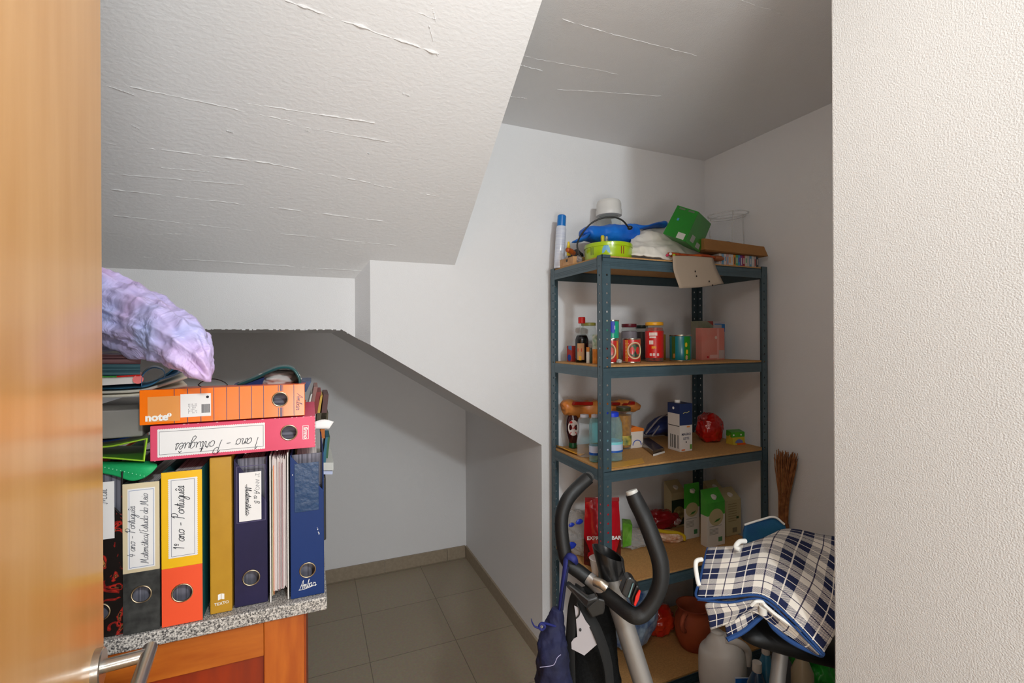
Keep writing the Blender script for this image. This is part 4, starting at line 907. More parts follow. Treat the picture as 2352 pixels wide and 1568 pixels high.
# soy sauce bottle
def lathe_thing(nm, label, cat, p0, p1, pt, Y, z, parts, group=None, turn=0):
    c, r, h = cylspec(p0, p1, pt, Y, z); t = thing(nm, label, cat, tuple(c), turn, group); first = None
    for pn, prof, m in parts:
        o = make(pn, MB().lathe([(a*r, b*h) for a, b in prof], n=36, close=(prof[0][0] > 0)), m, t, smooth=True)
    return t, r, h
soy, r, h = lathe_thing('sauce_bottle', 'dark soy sauce bottle with a red cap on the second shelf', 'bottle', 1321, 1352, 728, 1.88, z, [
    ('liquid', [(.93, 0), (1, .02), (1, .50), (.82, .58), (.6, .61), (.0001, .61)], col('0d0a09', .15)),
    ('glass_neck', [(.83, .585), (.60, .63), (.40, .68), (.32, .74), (.32, .86)], glass),
    ('cap', [(.5, .86), (.54, .865), (.54, .99), (.48, 1), (.0001, 1)], col('cf1713', .4))])
soyl = MB()
for i in range(6): on_cyl(soyl, [(-.022+.0055*i, .012), (-.0165+.0055*i, .012), (-.0165+.0055*i, h*.42), (-.022+.0055*i, h*.42)], r*1.0, math.atan2(-1.88, -soy.location.x))
lb = make('label', soyl, col('b98a5e', .6), soy)
q = MB(); on_cyl(q, [(-.02, h*.24), (0, h*.24), (0, h*.31), (-.02, h*.31)], r*1.03, math.atan2(-1.88, -soy.location.x)); make('red_band', q, col('c23a2a', .6), lb)
q = MB(); on_cyl(q, [(-.014, h*.05), (-.002, h*.05), (-.002, h*.14), (-.014, h*.14)], r*1.03, math.atan2(-1.88, -soy.location.x)); make('yellow_patch', q, col('dca02a', .6), lb)
lathe_thing('glass_jar', 'tall clear glass jar with an olive lid behind the soy sauce bottle', 'jar', 1333, 1371, 741, 1.99, z, [
    ('jar_body', [(.9, 0), (1, .03), (1, .80), (.86, .88), (.84, .93)], glass), ('contents', [(.85, .02), (.92, .05), (.92, .45), (.0001, .46)], mat('grey_contents', '8a7468', .7, col2='a8988c', scale=40)),
    ('lid', [(.88, .92), (.9, .925), (.9, .99), (.85, 1), (.0001, 1)], col('8a8638', .35))])
lathe_thing('extract_vial', 'tiny vial with an orange cap in front of the soy sauce bottle', 'vial', 1346.5, 1354.5, 797, 1.79, z, [('vial_body', [(1, 0), (1, .7), (.9, .72)], col('d8d2c6', .5)), ('cap', [(.98, .72), (.98, 1), (.0001, 1)], col('c8781e', .5))])
lathe_thing('spice_bottle', 'tiny dark green bottle just right of the orange capped vial', 'vial', 1355, 1360, 798, 1.78, z, [('bottle_body', [(1, 0), (1, .75), (.6, .8), (.6, 1)], col('1f3322', .3))])
lathe_thing('spice_shaker', 'slim spice shaker in white and orange left of the front post', 'shaker', 1360.5, 1375, 768, 1.76, z, [('shaker_body', [(1, 0), (1, .5)], col('cf7a1e', .4)), ('upper_label', [(1.01, .5), (1.01, .96), (.9, 1), (.0001, 1)], mat('shaker_label', 'd8d4c8', .5, col2='8aa888', scale=60))])
redcan = col('c42a26', .3, coat=.3)
def ringlabel(t, r, h, ang):
    q = MB(); P = []
    for k in range(25):
        a = 2*math.pi*k/24; s_ = h*.30*math.cos(a); zz = h*.5+h*.33*math.sin(a); aa = ang+s_/r; P.append(((r+.0005)*math.cos(aa), (r+.0005)*math.sin(aa), zz))
    q.tube(P, .0032, n=6, caps=False); make('cream_ring', q, col('d9c69c', .5), t, smooth=True)
    q = MB(); n = 16
    for k in range(n):
        a0, a1 = 2*math.pi*k/n, 2*math.pi*(k+1)/n
        on_cyl(q, [(0, h*.5), (h*.25*math.cos(a0), h*.5+h*.28*math.sin(a0)), (h*.25*math.cos(a1), h*.5+h*.28*math.sin(a1))], r, ang, .0007)
    make('dark_medallion', q, mat('medallion', '1a1f1c', .5, col2='5c7a52', scale=70), t)
    for s0, s1, c_ in ((-.42, -.30, 'd88a2a'), (.36, .46, 'd88a2a')):
        q = MB(); on_cyl(q, [(h*s0, h*.05), (h*s1, h*.05), (h*s1, h*.93), (h*s0, h*.93)], r, ang, .0005); make('orange_stripe', q, col(c_, .5), t)
t, r, h = can('red tin can with cream ring motif, half behind the front post', 1386, 1421, 779, 1.76, z, redcan, group='red ring motif tins'); ringlabel(t, r, h, math.atan2(-1.76, -t.location.x)-.35)
z2 = z+h+.0008
t, r2, h2 = can('slim turquoise can stacked on the red can behind the front post', 1391, 1422, 735, 1.76, z2, col('18a582', .3, coat=.3))
q = MB(); a_ = math.atan2(-1.76, -t.location.x)
for i in range(4): on_cyl(q, [(-.012+.005*i, h2*(.3+.08*(i % 2))), (-.007+.005*i, h2*.3), (-.007+.005*i, h2*.95), (-.012+.005*i, h2*.9)], r2, a_+.1)
make('blue_figure', q, col('1a2fae', .4), t)
q = MB(); on_cyl(q, [(-.018, h2*.04), (-.009, h2*.04), (-.009, h2*.45), (-.018, h2*.5)], r2, a_+.1); on_cyl(q, [(.006, h2*.5), (.010, h2*.5), (.010, h2*.7), (.006, h2*.7)], r2, a_+.1); make('pale_patch', q, col('d8dcd8', .4), t)
t, r, h = can('red tin can with cream ring motif right of the front post', 1430, 1471, 777, 1.76, z, redcan, group='red ring motif tins'); ringlabel(t, r, h, math.atan2(-1.76, -t.location.x)+.42)
q = MB(); 
for i in range(5): on_cyl(q, [(-.022, h*(.2+.14*i)), (-.006, h*(.2+.14*i)), (-.006, h*(.25+.14*i)), (-.022, h*(.25+.14*i))], r, math.atan2(-1.76, -t.location.x)-.15)
make('small_print', q, col('e59a92', .5), t)
o = make('foil_wad', MB().blob((atY(1422, 820, 1.71).x, 1.71, z+.009), (.011, .01, .010), .5, 12, 3), col('b9b6b2', .4), smooth='all'); tag(o, 'scrap of silver foil between the two red ring cans', 'foil')
lathe_thing('preserve_jar', 'tall glass jar of dark preserve with a maroon lid behind the red can', 'jar', 1427, 1463, 743, 1.93, z, [('jar_body', [(.9, 0), (1, .03), (1, .84), (.9, .90)], glass), ('contents', [(.85, .02), (.94, .05), (.94, .80), (.0001, .81)], mat('dark_preserve', '57464a', .4)), ('label', [(1.01, .3), (1.01, .78)], col('7d767c', .5)), ('lid', [(.95, .9), (.97, .905), (.97, .99), (.0001, 1)], col('5c1420', .35))])
lathe_thing('preserve_jar', 'glass jar of dark preserve with a black lid left of the red yellow lidded jar', 'jar', 1459, 1489, 746, 1.94, z, [('jar_body', [(.9, 0), (1, .03), (1, .84), (.9, .90)], glass), ('contents', [(.85, .02), (.94, .05), (.94, .80), (.0001, .81)], mat('dark_preserve2', '3c2f30', .4)), ('lid', [(.95, .9), (.97, .905), (.97, .99), (.0001, 1)], col('12201a', .35))])
t, r, h = lathe_thing('pickle_jar', 'red labelled jar with a yellow lid in the middle of the second shelf', 'jar', 1482, 1524, 740, 1.77, z, [('jar_body', [(.9, 0), (1, .03), (1, .80), (.93, .84), (.93, .9)], glass), ('contents', [(.85, .02), (.94, .05), (.94, .80), (.9, .86), (.0001, .87)], mat('pickled_peppers', 'b8421e', .5, col2='5a1408', scale=60)),
    ('label', [(1.012, .10), (1.012, .78)], col('cc1410', .35, coat=.2)), ('lid', [(.97, .92), (.99, .93), (.99, .985), (.95, 1), (.0001, 1)], col('e8a413', .35))])
a_ = math.atan2(-1.77, -t.location.x)
q = MB()
for (s0, s1, z0_, z1_) in ((-.024, .014, .66, .74), (-.022, .008, .60, .645), (-.024, -.004, .44, .54)):
    n = 6
    for i in range(n): on_cyl(q, [(s0+(s1-s0)*i/n, h*z0_), (s0+(s1-s0)*(i+1)/n-.0006, h*z0_), (s0+(s1-s0)*(i+1)/n-.0006, h*z1_), (s0+(s1-s0)*i/n, h*z1_)], r*1.012, a_)
make('white_lettering', q, col('eadbd2', .5), t)
q = MB()
for i in range(5): on_cyl(q, [(-.012+.004*i, h*(.33+.02*(i % 2))), (-.008+.004*i, h*.33), (-.008+.004*i, h*.39), (-.012+.004*i, h*.40)], r*1.012, a_)
make('orange_fruit', q, col('e8951c', .5), t)
for s_ in (-.016, -.002, .016):
    q = MB(); on_cyl(q, [(s_-.005, h*.15), (s_+.005, h*.15), (s_+.005, h*.22), (s_-.005, h*.22)], r*1.012, a_); make('white_mark', q, col('e8c9c2', .5), t)
lathe_thing('mustard_jar', 'slim amber jar hidden right behind the red yellow lidded jar', 'jar', 1500, 1529, 765, 1.90, z, [('jar_body', [(.95, 0), (1, .03), (1, .95), (.0001, 1)], col('9c7a1e', .3))])
t, r, h = can('short pineapple tin with teal and green label on the second shelf', 1538, 1588, 769, 1.78, z, col('0e7d8c', .3, coat=.3))
a_ = math.atan2(-1.78, -t.location.x)
for s0, s1, c_ in ((-.045, -.024, '3f5c1c'), (.017, .05, '17801c')):
    q = MB(); n = 8
    for i in range(n): on_cyl(q, [(s0+(s1-s0)*i/n, h*.06), (s0+(s1-s0)*(i+1)/n, h*.06), (s0+(s1-s0)*(i+1)/n, h*.94), (s0+(s1-s0)*i/n, h*.94)], r, a_)
    make('green_panel', q, col(c_, .4), t)
for s_, zz, c_ in ((.026, .62, 'd8b81c'), (.030, .35, 'e0b01e'), (.028, .14, 'c9a070'), (-.031, .2, 'b97a3a')):
    q = MB(); on_cyl(q, [(s_-.005, h*(zz-.06)), (s_, h*(zz-.09)), (s_+.006, h*(zz-.05)), (s_+.006, h*(zz+.06)), (s_, h*(zz+.10)), (s_-.005, h*(zz+.05))], r+.0006, a_); make('fruit_print', q, col(c_, .5), t)
# boxes at the right
def rbox(nm, label, cat, p0, p1, pt, Y, z, dep, c_, rot=0, group=None):
    a, b = atY(p0, 800, Y), atY(p1, 800, Y); h = atY((p0+p1)/2, pt, Y).z-z
    t = thing(nm, label, cat, (a.x, Y, z), rot, group); w_ = b.x-a.x
    make('box_body', MB().box(0, w_, 0, dep, 0, h), c_, t, bevel=.001); return t, w_, h
t, w_, h = rbox('pink_carton', 'salmon pink printed carton at the right of the second shelf', 'box', 1612, 1664, 753, 1.77, z, .04, mat('salmon_card', 'd0796c', .5, col2='cc8678', scale=14))
make('seam_stripe', MB().box(w_*.66, w_*.76, -.0004, -.0001, .002, h-.002), col('d9958a', .5), t)
q = MB().lathe([(.008, 0), (.008, .0005)], n=18, rot=Matrix.Rotation(math.radians(90), 3, 'X')); make('round_seal', q, col('cfb4a6', .6), t, loc=(w_*.62, 0, h*.70))
make('print_panel', MB().box(w_*.35, w_*.72, -.0006, -.0002, h*.05, h*.16), col('d6a9a2', .6), t); make('code_panel', MB().box(w_*.74, w_*.98, -.0006, -.0002, h*.04, h*.30), col('b9aaa6', .6), t)
make('red_drop', MB().box(w_*.22, w_*.30, -.0006, -.0002, h*.06, h*.12), col('b81828', .5), t)
t, w_, h = rbox('green_grey_carton', 'grey carton with dark green print behind the pink carton', 'box', 1603, 1638, 737, 1.90, z, .05, mat('grey_green_card', '9a9484', .6, col2='7d8a70', scale=16))
make('dark_panel', MB().box(.001, w_-.001, -.0004, -.0001, .002, h*.52), col('1e2416', .5), t); make('oval_print', MB().box(w_*.3, w_*.8, -.0006, -.0002, h*.74, h*.82), col('1c3018', .5), t); make('red_corner', MB().prism([(w_*.6, h), (w_, h), (w_, h*.88)], 'y', -.0006, -.0002), col('9a3a34', .5), t)
t, w_, h = rbox('white_carton', 'white carton with blue corner print behind the pink carton', 'box', 1639, 1665, 738, 1.90, z, .05, col('b6aeb2', .5))
make('blue_corner', MB().box(w_*.72, w_, -.0004, -.0001, h*.72, h*.93), col('1f72b8', .5), t); make('blue_line', MB().box(w_*.1, w_*.72, -.0004, -.0001, h*.91, h*.94), col('4f86c0', .5), t)
# ================================================================ THIRD SHELF
z = S[2]+.0008
def cyl_at(pc, pyb, z): return atZ(pc, pyb, z)
def lathe_base(nm, label, cat, p0, p1, pt, pyb, z, parts, group=None, Y=None):
    b = atZ((p0+p1)/2, pyb, z) if Y is None else atY((p0+p1)/2, 800, Y); w_ = depth_of(b); r = (p1-p0)/2*w_/F_PX*.97
    b.y += 0 if Y is not None else r*.75; b.x += 0 if Y is not None else r*.5; w_ = depth_of(b); r = (p1-p0)/2*w_/F_PX*.97
    h = atY((p0+p1)/2, pt, b.y).z-z
    t = thing(nm, label, cat, (b.x, b.y, z), 0, group)
    for pn, prof, m in parts: make(pn, MB().lathe([(a*r, c*h) for a, c in prof], n=36, close=(prof[0][0] > 0)), m, t, smooth=True)
    return t, r, h
o = make('mustard_packet', MB().net([[Vector((X0+.012, 2.035, z+.012)), Vector((X0+.035, 2.03, z+.006))], [Vector((X0+.012, 1.93, z+.012)), Vector((X0+.05, 1.93, z+.004))], [Vector((X0+.03, 1.84, z+.004)), Vector((X0+.07, 1.86, z+.003))]], 4, 6), col('c98a1c', .4), smooth='all', thick=.003)
tag(o, 'flat mustard yellow packet at the back left corner of the third shelf', 'packet')
t, r, h = lathe_base('sauce_bottle', 'dark squeeze sauce bottle with grey cap and white oval label on the third shelf', 'bottle', 1299, 1330, 935, 1018, z, [
    ('bottle_body', [(.55, .08), (.66, .2), (.98, .40), (1, .6), (.92, .72), (.6, .84), (.55, .86)], col('3a0f12', .2, coat=.3)), ('green_base', [(.5, 0), (.62, .02), (.6, .14), (.57, .15)], col('12502a', .3)), ('cap', [(.5, .85), (.54, .86), (.54, .99), (.48, 1), (.0001, 1)], col('77726f', .4))], Y=2.0)
a_ = math.atan2(-t.location.y, -t.location.x)+.1
q = MB(); n = 20
for k in range(n):
    a0, a1 = 2*math.pi*k/n, 2*math.pi*(k+1)/n; on_cyl(q, [(0, h*.52), (r*.85*math.cos(a0), h*.52+h*.19*math.sin(a0)), (r*.85*math.cos(a1), h*.52+h*.19*math.sin(a1))], r*1.01, a_, .0012)
lb = make('oval_label', q, col('d8cfca', .5), t)
q = MB(); on_cyl(q, [(-r*.5, h*.36), (r*.5, h*.36), (r*.4, h*.42), (-r*.4, h*.42)], r*1.01, a_, .002); make('red_band', q, col('b8241e', .5), lb)
q = MB(); on_cyl(q, [(-r*.6, h*.62), (-r*.1, h*.64), (-r*.2, h*.69), (-r*.5, h*.68)], r*1.01, a_, .002); make('red_patch', q, col('b8241e', .5), lb)
write('Calv', .0075, .022, Matrix.Translation((r*1.10*math.cos(a_), r*1.10*math.sin(a_), h*.50)) @ Matrix.Rotation(a_+math.pi/2, 4, 'Z') @ Matrix.Rotation(math.radians(90), 4, 'X') @ Matrix.Rotation(.12, 4, 'Z'), col('b8241e', .5), lb, 'brand_script', rad=.0007)
# long orange bag at the back
ob = mat('orange_pack', 'cf8c4a', .4, coat=.2, col2='c06a24', scale=10)
YW = 2.0
zb_ = lambda px, py: atY(px, py, YW)
t = make('snack_roll_pack', MB().loft([(zb_(1291, 937), .006, .01), (zb_(1300, 936), .036, .03), (zb_(1345, 940), .042, .035), (zb_(1400, 938), .040, .035), (zb_(1445, 932), .028, .03), (zb_(1464, 932), .022, .025), (zb_(1470, 934), .004, .006)], n=40, sub=8, amp=.02, freq=12, seed=3), ob, smooth='all')
tag(t, 'long orange and red food pack lying along the back of the third shelf', 'packet')
for k, (a, b, c_) in enumerate((((1318, 923), (1362, 930), 'a8180f'), ((1405, 924), (1425, 930), '8c140e'), ((1430, 926), (1443, 930), 'a8180f'), ((1446, 922), (1458, 929), '98140e'))):
    P = [atY(a[0], b[1], YW-.045), atY(b[0], b[1], YW-.045), atY(b[0], a[1], YW-.035), atY(a[0]+4, a[1], YW-.035)]
    make('red_print', MB().hexa(P, [p+Vector((0, .03, 0)) for p in P]), col(c_, .4), t)
# things under the pack (it lies on them)
t, r, h = lathe_base('pickle_jar', 'olive jar with a dark green lid under the right end of the orange pack', 'jar', 1412, 1450, 933, 985, z, [('jar_body', [(.9, 0), (1, .03), (1, .82), (.85, .9)], glass), ('contents', [(.88, .04), (.95, .06), (.95, .8), (.0001, .81)], mat('corn_relish', 'b97a14', .5, col2='8f5a0c', scale=60)), ('label', [(1.01, .1), (1.01, .32)], mat('green_label', '2a5a3a', .5, col2='c9b04a', scale=30)), ('lid', [(.88, .9), (.9, .905), (.9, .99), (.0001, 1)], col('3c3a1e', .35))], Y=1.90)
# clear multipack & blue water bottle
for k, (p0, p1, dy) in enumerate(((1325, 1360, 0), (1353, 1379, .0))):
    b = atZ((p0+p1)/2, (1050, 1062)[k], z); w_ = depth_of(b); r = (p1-p0)/2*w_/F_PX
    b.x += .012; b.y += .018; h = atY((p0+p1)/2, 950, b.y).z-z
    t = thing('water_bottle', ['clear empty plastic bottle leftmost in front on the third shelf', 'blue tinted bottle half hidden behind the left edge of the front post'][k], 'bottle', (b.x, b.y, z))
    prof = [(.7, 0), (.95, .02)]+[(1-.05*(i % 2), .06+.045*i) for i in range(13)]+[(1, .68), (.97, .78), (.84, .87), (.6, .93)]
    make('bottle_body', MB().lathe([(a*r, c*h) for a, c in prof], n=24), (film, clear_mat('aqua_plastic', (.42, .86, .90), .16))[k], t, smooth=True)
    if k: make('label', MB().lathe([(1.02*r, .20*h), (1.03*r, .34*h)], n=36, close=False), col('c3cde4', .4), t, smooth=True); make('blue_band', MB().lathe([(1.04*r, .15*h), (1.04*r, .20*h)], n=36, close=False), col('1656b0', .4), t, smooth=True)
    make('cap', MB().lathe([(.55*r, .92*h), (.58*r, .93*h), (.56*r, .985*h), (.0001, h)], n=20, close=False), col('c8c4cc', .4), t, smooth=True)
t = thing('water_bottle', 'blue tinted water bottle with white and blue label right of the front post', 'bottle', (0, 0, z))
b = atZ(1412, 1060, z); r = 24*depth_of(b)/F_PX; b.y += r*.9; b.x += r*.35; r = 23.5*depth_of(b)/F_PX; h = atY(1412, 945, b.y).z-z; t.location = (b.x, b.y, z)
aqua = clear_mat('aqua_plastic', (.42, .86, .90), .16); cyl_ = math.atan2(-b.y, -b.x)
prof = [(.8, 0), (.97, .015), (.97, .05), (.93, .08), (.98, .11), (.93, .14), (.98, .17), (.98, .20), (1, .40), (.95, .44), (1, .47), (.95, .50), (1, .53), (.98, .66), (.92, .78), (.74, .88), (.58, .915)]
make('bottle_body', MB().lathe([(a*r, c*h) for a, c in prof], n=36), aqua, t, smooth=True)
make('cap', MB().lathe([(.60*r, .905*h), (.64*r, .91*h), (.64*r, .985*h), (.56*r, h), (.0001, h)], n=32, close=False), col('1c3fd0', .4), t, smooth=True)
make('label', MB().lathe([(1.005*r, .21*h), (1.01*r, .22*h), (1.01*r, .34*h), (1.005*r, .35*h)], n=36, close=False), col('c3cde4', .4), t, smooth=True)
make('blue_band', MB().lathe([(1.02*r, .185*h), (1.02*r, .225*h)], n=36, close=False), col('1656b0', .4), t, smooth=True)
make('aqua_band', MB().lathe([(1.02*r, .345*h), (1.02*r, .40*h)], n=36, close=False), col('7fd0d8', .4), t, smooth=True)
o = make('papers_sheet', MB().net([[atZ(1390, 1076, z+.001), atZ(1440, 1070, z+.001), atZ(1480, 1062, z+.001)], [atZ(1390, 1066, z+.001), atZ(1440, 1058, z+.001), atZ(1475, 1052, z+.001)]], 3, 2), col('d19a3c', .5), thick=.0016); tag(o, 'thin yellow sheet lying under the blue water bottle', 'sheet')
# small white/orange cream carton
def carton_box(nm, label, pn, pyb, pr_, pl, pt, z, body, cat='box', group=None):
    n_, w_, d_, h_ = boxcorner(pn, pyb, pr_, pl, pt, z); t = thing(nm, label, cat, tuple(n_), 0, group)
    make('box_body', MB().box(0, w_, 0, d_, 0, h_), body, t, bevel=.001); return t, w_, d_, h_
t, w_, d_, h_ = carton_box('cream_carton', 'small white carton with orange lid and blue arc on the third shelf', 1449, 1030, 1476, 1438, 992, z, col('d9cdc0', .5))
make('orange_lid', MB().prism([(-.001, h_), (w_+.004, h_), (w_+.004, h_+.012), (w_*.4, h_+.026), (-.001, h_+.018)], 'y', -.001, d_+.002), mat('orange_lid', 'd8682a', .45, col2='e07a22', scale=30), t)
q = MB(); P = [(w_*.5+w_*.34*math.cos(a), -.0006, h_*.18+h_*.30*math.sin(a)) for a in [math.pi*k/10 for k in range(11)]]
q.tube(P, .0022, n=6); make('blue_arc', q, col('2a4aa8', .5), t)
# chocolate bar packs
o = make('biscuit_pack', MB().hexa([atZ(1466, 1020, z), atZ(1500, 1046, z), atZ(1526, 1038, z), atZ(1490, 1014, z)], [atZ(1466, 1020, z)+Vector((0, 0, .024)), atZ(1500, 1046, z)+Vector((0, 0, .022)), atZ(1526, 1038, z)+Vector((0, 0, .02)), atZ(1490, 1014, z)+Vector((0, 0, .024))]), mat('dark_wrapper', '2c1d15', .25, coat=.5, col2='5a4a3a', scale=30), bevel=.003)
tag(o, 'dark brown glossy biscuit pack lying in front of the milk carton', 'packet')
make('white_end', MB().hexa([atZ(1501, 1047.5, z+.001), atZ(1527, 1039.5, z+.001), atZ(1527, 1039.5, z+.001)+Vector((0, .003, 0)), atZ(1501, 1047.5, z+.001)+Vector((0, .003, 0))], [atZ(1501, 1047.5, z+.001)+Vector((0, 0, .008)), atZ(1527, 1039.5, z+.001)+Vector((0, 0, .008)), atZ(1527, 1039.5, z+.001)+Vector((0, .003, .008)), atZ(1501, 1047.5, z+.001)+Vector((0, .003, .008))]), white, o)
# strap bag
nb = mat('navy_nylon', '17275e', .5, bump=.3, bscale=60)
YS = 1.96
t = make('lunch_bag', MB().loft([(atY(1484, 995, YS), .008, .02), (atY(1500, 985, YS), .030, .05), (atY(1520, 978, YS), .048, .06), (atY(1540, 978, YS), .05, .06), (atY(1552, 980, YS), .02, .03)], n=36, sub=8, amp=.012, freq=14, seed=6), nb, smooth='all'); tag(t, 'navy and grey soft bag behind the milk carton', 'bag')
make('grey_strap', MB().tube([atY(1483, 996, YS-.055), atY(1496, 980, YS-.065), atY(1512, 962, YS-.06), atY(1530, 952, YS-.045), atY(1545, 951, YS-.03)], .009, n=10, sm=5, flat=.4), col('8b8588', .7), t, smooth=True)
make('grey_strap', MB().tube([atY(1498, 1000, YS-.06), atY(1506, 990, YS-.075), atY(1514, 978, YS-.075)], .008, n=10, sm=5, flat=.4), col('8b8588', .7), t, smooth=True)
# milk carton
milk_w = mat('milk_carton_white', 'cfc9c4', .5)
t, w_, d_, h_ = carton_box('milk_carton', 'tall milk carton with navy top and white lower half on the third shelf', 1562, 1038, 1589, 1533, 928, z, milk_w, 'carton')
nvy = col('10295a', .45)
make('navy_top', MB().box(-.0006, w_+.0006, -.0006, d_+.0006, h_*.55, h_+.0006), nvy, t, bevel=.0008)
make('white_window', MB().box(-.0012, -.0007, d_*.02, d_*.98, h_*.52, h_*.79), milk_w, t)
make('dark_line', MB().box(-.0016, -.0012, d_*.02, d_*.95, h_*.525, h_*.54), black, t)
q = MB()
for i, (y0_, y1_) in enumerate(((.12, .16), (.18, .2), (.34, .45), (.47, .49), (.56, .62), (.64, .66), (.72, .8))): q.box(-.0008, -.0001, d_*y0_, d_*y1_, h_*.06, h_*.34)
make('barcode', q, mat('barcode_grey', '6a6662', .6), t)
q = MB().lathe([(.0065, 0), (.0065, .0006)], n=16, rot=Matrix.Rotation(math.radians(-90), 3, 'Y')); make('round_logo', q, white_ink, t, loc=(-.0007, d_*.52, h_*.90))
text('MAGRO', .0155, col('4a4a60', .6), t, TM((w_*.5, -.0008, h_*.36), .0), bold=.0003); text('LEITE', .0155, col('6a6c7c', .6), t, TM((w_*.5, -.0008, h_*.27), .0), bold=.0003)
make('drop_mark', MB().box(w_*.46, w_*.54, -.0006, -.0001, h_*.18, h_*.21), black, t)
make('orange_print', MB().box(w_*.55, w_*.8, -.0006, -.0001, h_*.50, h_*.53), col('d8883a', .5), t); make('green_print', MB().box(w_*.8, w_*.97, -.0006, -.0001, h_*.04, h_*.14), col('5c8a3a', .5), t); make('orange_print', MB().box(w_*.12, w_*.4, -.0006, -.0001, h_*.02, h_*.05), col('c8683a', .5), t)
make('yellow_script', MB().tube([(w_*.25, -.001, h_*.80), (w_*.4, -.001, h_*.82), (w_*.55, -.001, h_*.81), (w_*.75, -.001, h_*.84)], .0016, n=5, sm=3), col('b8b47a', .5), t)
make('screw_cap', MB().lathe([(.013, 0), (.013, .010), (.011, .013), (.0001, .013)], n=20), white_ink, t, loc=(w_*.4, d_*.6, h_+.001), smooth=True)
# red bag
rd = mat('red_film', 'c4120e', .22, coat=.6, bump=.5, bscale=50, col2='9a0d0a', scale=8)
c = atZ(1637, 1018, z); c.y += .05; c.x += .03
t = make('red_food_bag', MB().blob((c.x, c.y, z+.066), (.066, .06, .079), .28, 7, 5, sub=5), rd, smooth='all'); tag(t, 'shiny red plastic food bag right of the milk carton', 'bag')
make('bag_neck', MB().loft([(Vector((c.x-.02, c.y, z+.125)), .02, .02), (Vector((c.x-.045, c.y-.01, z+.118)), .014, .018), (Vector((c.x-.062, c.y-.015, z+.128)), .01, .012)], n=20, sub=5, amp=.006, freq=30), mat('red_clear_film', 'a0413e', .3, coat=.5), t, smooth='all')
# green yellow carton
t = thing('juice_carton', 'small green and yellow squat carton rightmost on the third shelf', 'carton', (0, 0, z), -.15)
b = atZ(1700, 1022, z); t.location = (b.x-.035, b.y+.012, z)
make('carton_body', MB().hexa([(0.004, 0, 0), (.072, 0, 0), (.08, .05, 0), (.0, .05, 0)], [(-.008, 0, .062), (.066, 0, .062), (.078, .05, .066), (.004, .05, .066)]), col('c9b53a', .4), t, bevel=.001)
make('green_top', MB().hexa([(-.0065, -.0012, .038), (.0675, -.0012, .040), (.0795, .0505, .040), (.001, .0505, .040)], [(-.009, -.0012, .0632), (.067, -.0012, .0632), (.079, .0505, .067), (.003, .0505, .067)]), mat('green_print_top', '2f9a2a', .4, col2='5fae2c', scale=20), t)
q = MB(); q.prism([(.014+.022*(1+math.cos(a)), .010+.018*math.sin(a)) for a in [math.pi*k/12 for k in range(13)]], 'y', -.0018, -.0006); make('blue_arch_logo', q, col('6a78b4', .4), t)
make('orange_base', MB().box(.024, .073, -.001, -.0002, .0, .009), col('dc5a1e', .4), t)
for x_ in (.004, .046): make('white_flower', MB().lathe([(.0045, 0), (.0045, .0006)], n=12, rot=Matrix.Rotation(math.radians(90), 3, 'X')), white_ink, t, loc=(x_, -.0013, .050))
# ================================================================ FOURTH SHELF
z = S[3]+.0008
cof_r = mat('red_foil', 'b80f1e', .25, coat=.5); cof_d = mat('maroon_coffee_beans', '3a0a0c', .35, coat=.3, col2='5c1212', scale=60)
b = atZ(1388, 1302, z); wb_ = 86*depth_of(b)/F_PX; hb = atY(1388, 1143, b.y+.02).z-z
t = thing('coffee_bag', 'red stand-up coffee bag behind the front post on the fourth shelf', 'coffee bag', (b.x+.01, b.y+.03, z), -.38)
hw = wb_/2
def coff(d0, sgn):
    rows = []
    for v in (0, .15, .35, .6, .82, .93, 1):
        th = (.036*(1-v**2.2)+.002); wv_ = hw*(1.0 if v < .5 else 1-.08*math.sin((v-.5)*math.pi))
        rows.append([Vector((-wv_, 0, v*hb)), Vector((-wv_*.6, sgn*th*.75, v*hb)), Vector((0, sgn*th, v*hb)), Vector((wv_*.6, sgn*th*.75, v*hb)), Vector((wv_, 0, v*hb))])
    return rows
mb = MB(); mb.net(coff(0, -1), 5, 5, disp=lambda u, v, p: Vector((0, 1, 0))*ridged(p, 16, 1)*.006); mb.net(coff(0, 1), 5, 5); mb.uv = {}
make('bag_body', mb, cof_r, t, smooth='all')
q = MB()
def cpt(u, v, off=.0015):   # point on the front face
    th = (.036*(1-v**2.2)+.002); au = abs(u); f = 1-.25*(au/.6)**2 if au < .6 else .75*(1-(au-.6)/.4)
    return Vector((u*hw, -th*f-off-.002, v*hb))
for s_ in (-1, 1):
    P = [cpt(s_*1.0, .42), cpt(s_*1.0, 0), cpt(s_*.5, 0), cpt(s_*.42, .0), cpt(s_*.62, .15), cpt(s_*.8, .28)]
    q.add(P+[p+Vector((0, .001, 0)) for p in P], [(0, 1, 2, 3, 4, 5)])
make('bean_print', q, cof_d, t)
text('EXPRESSO BAR', .0225, white_ink, t, TM((0, -.0385, hb*.44), 0), bold=.0006)
make('small_print', MB().box(-.02, .02, -.041, -.040, hb*.30, hb*.31).box(-.015, .025, -.041, -.040, hb*.25, hb*.26), white_ink, t)
make('top_seal', MB().box(-hw*.93, hw*.93, -.0035, .003, hb*.94, hb*1.0), mat('red_seal', 'a00d18', .3, coat=.4), t, bevel=.001)
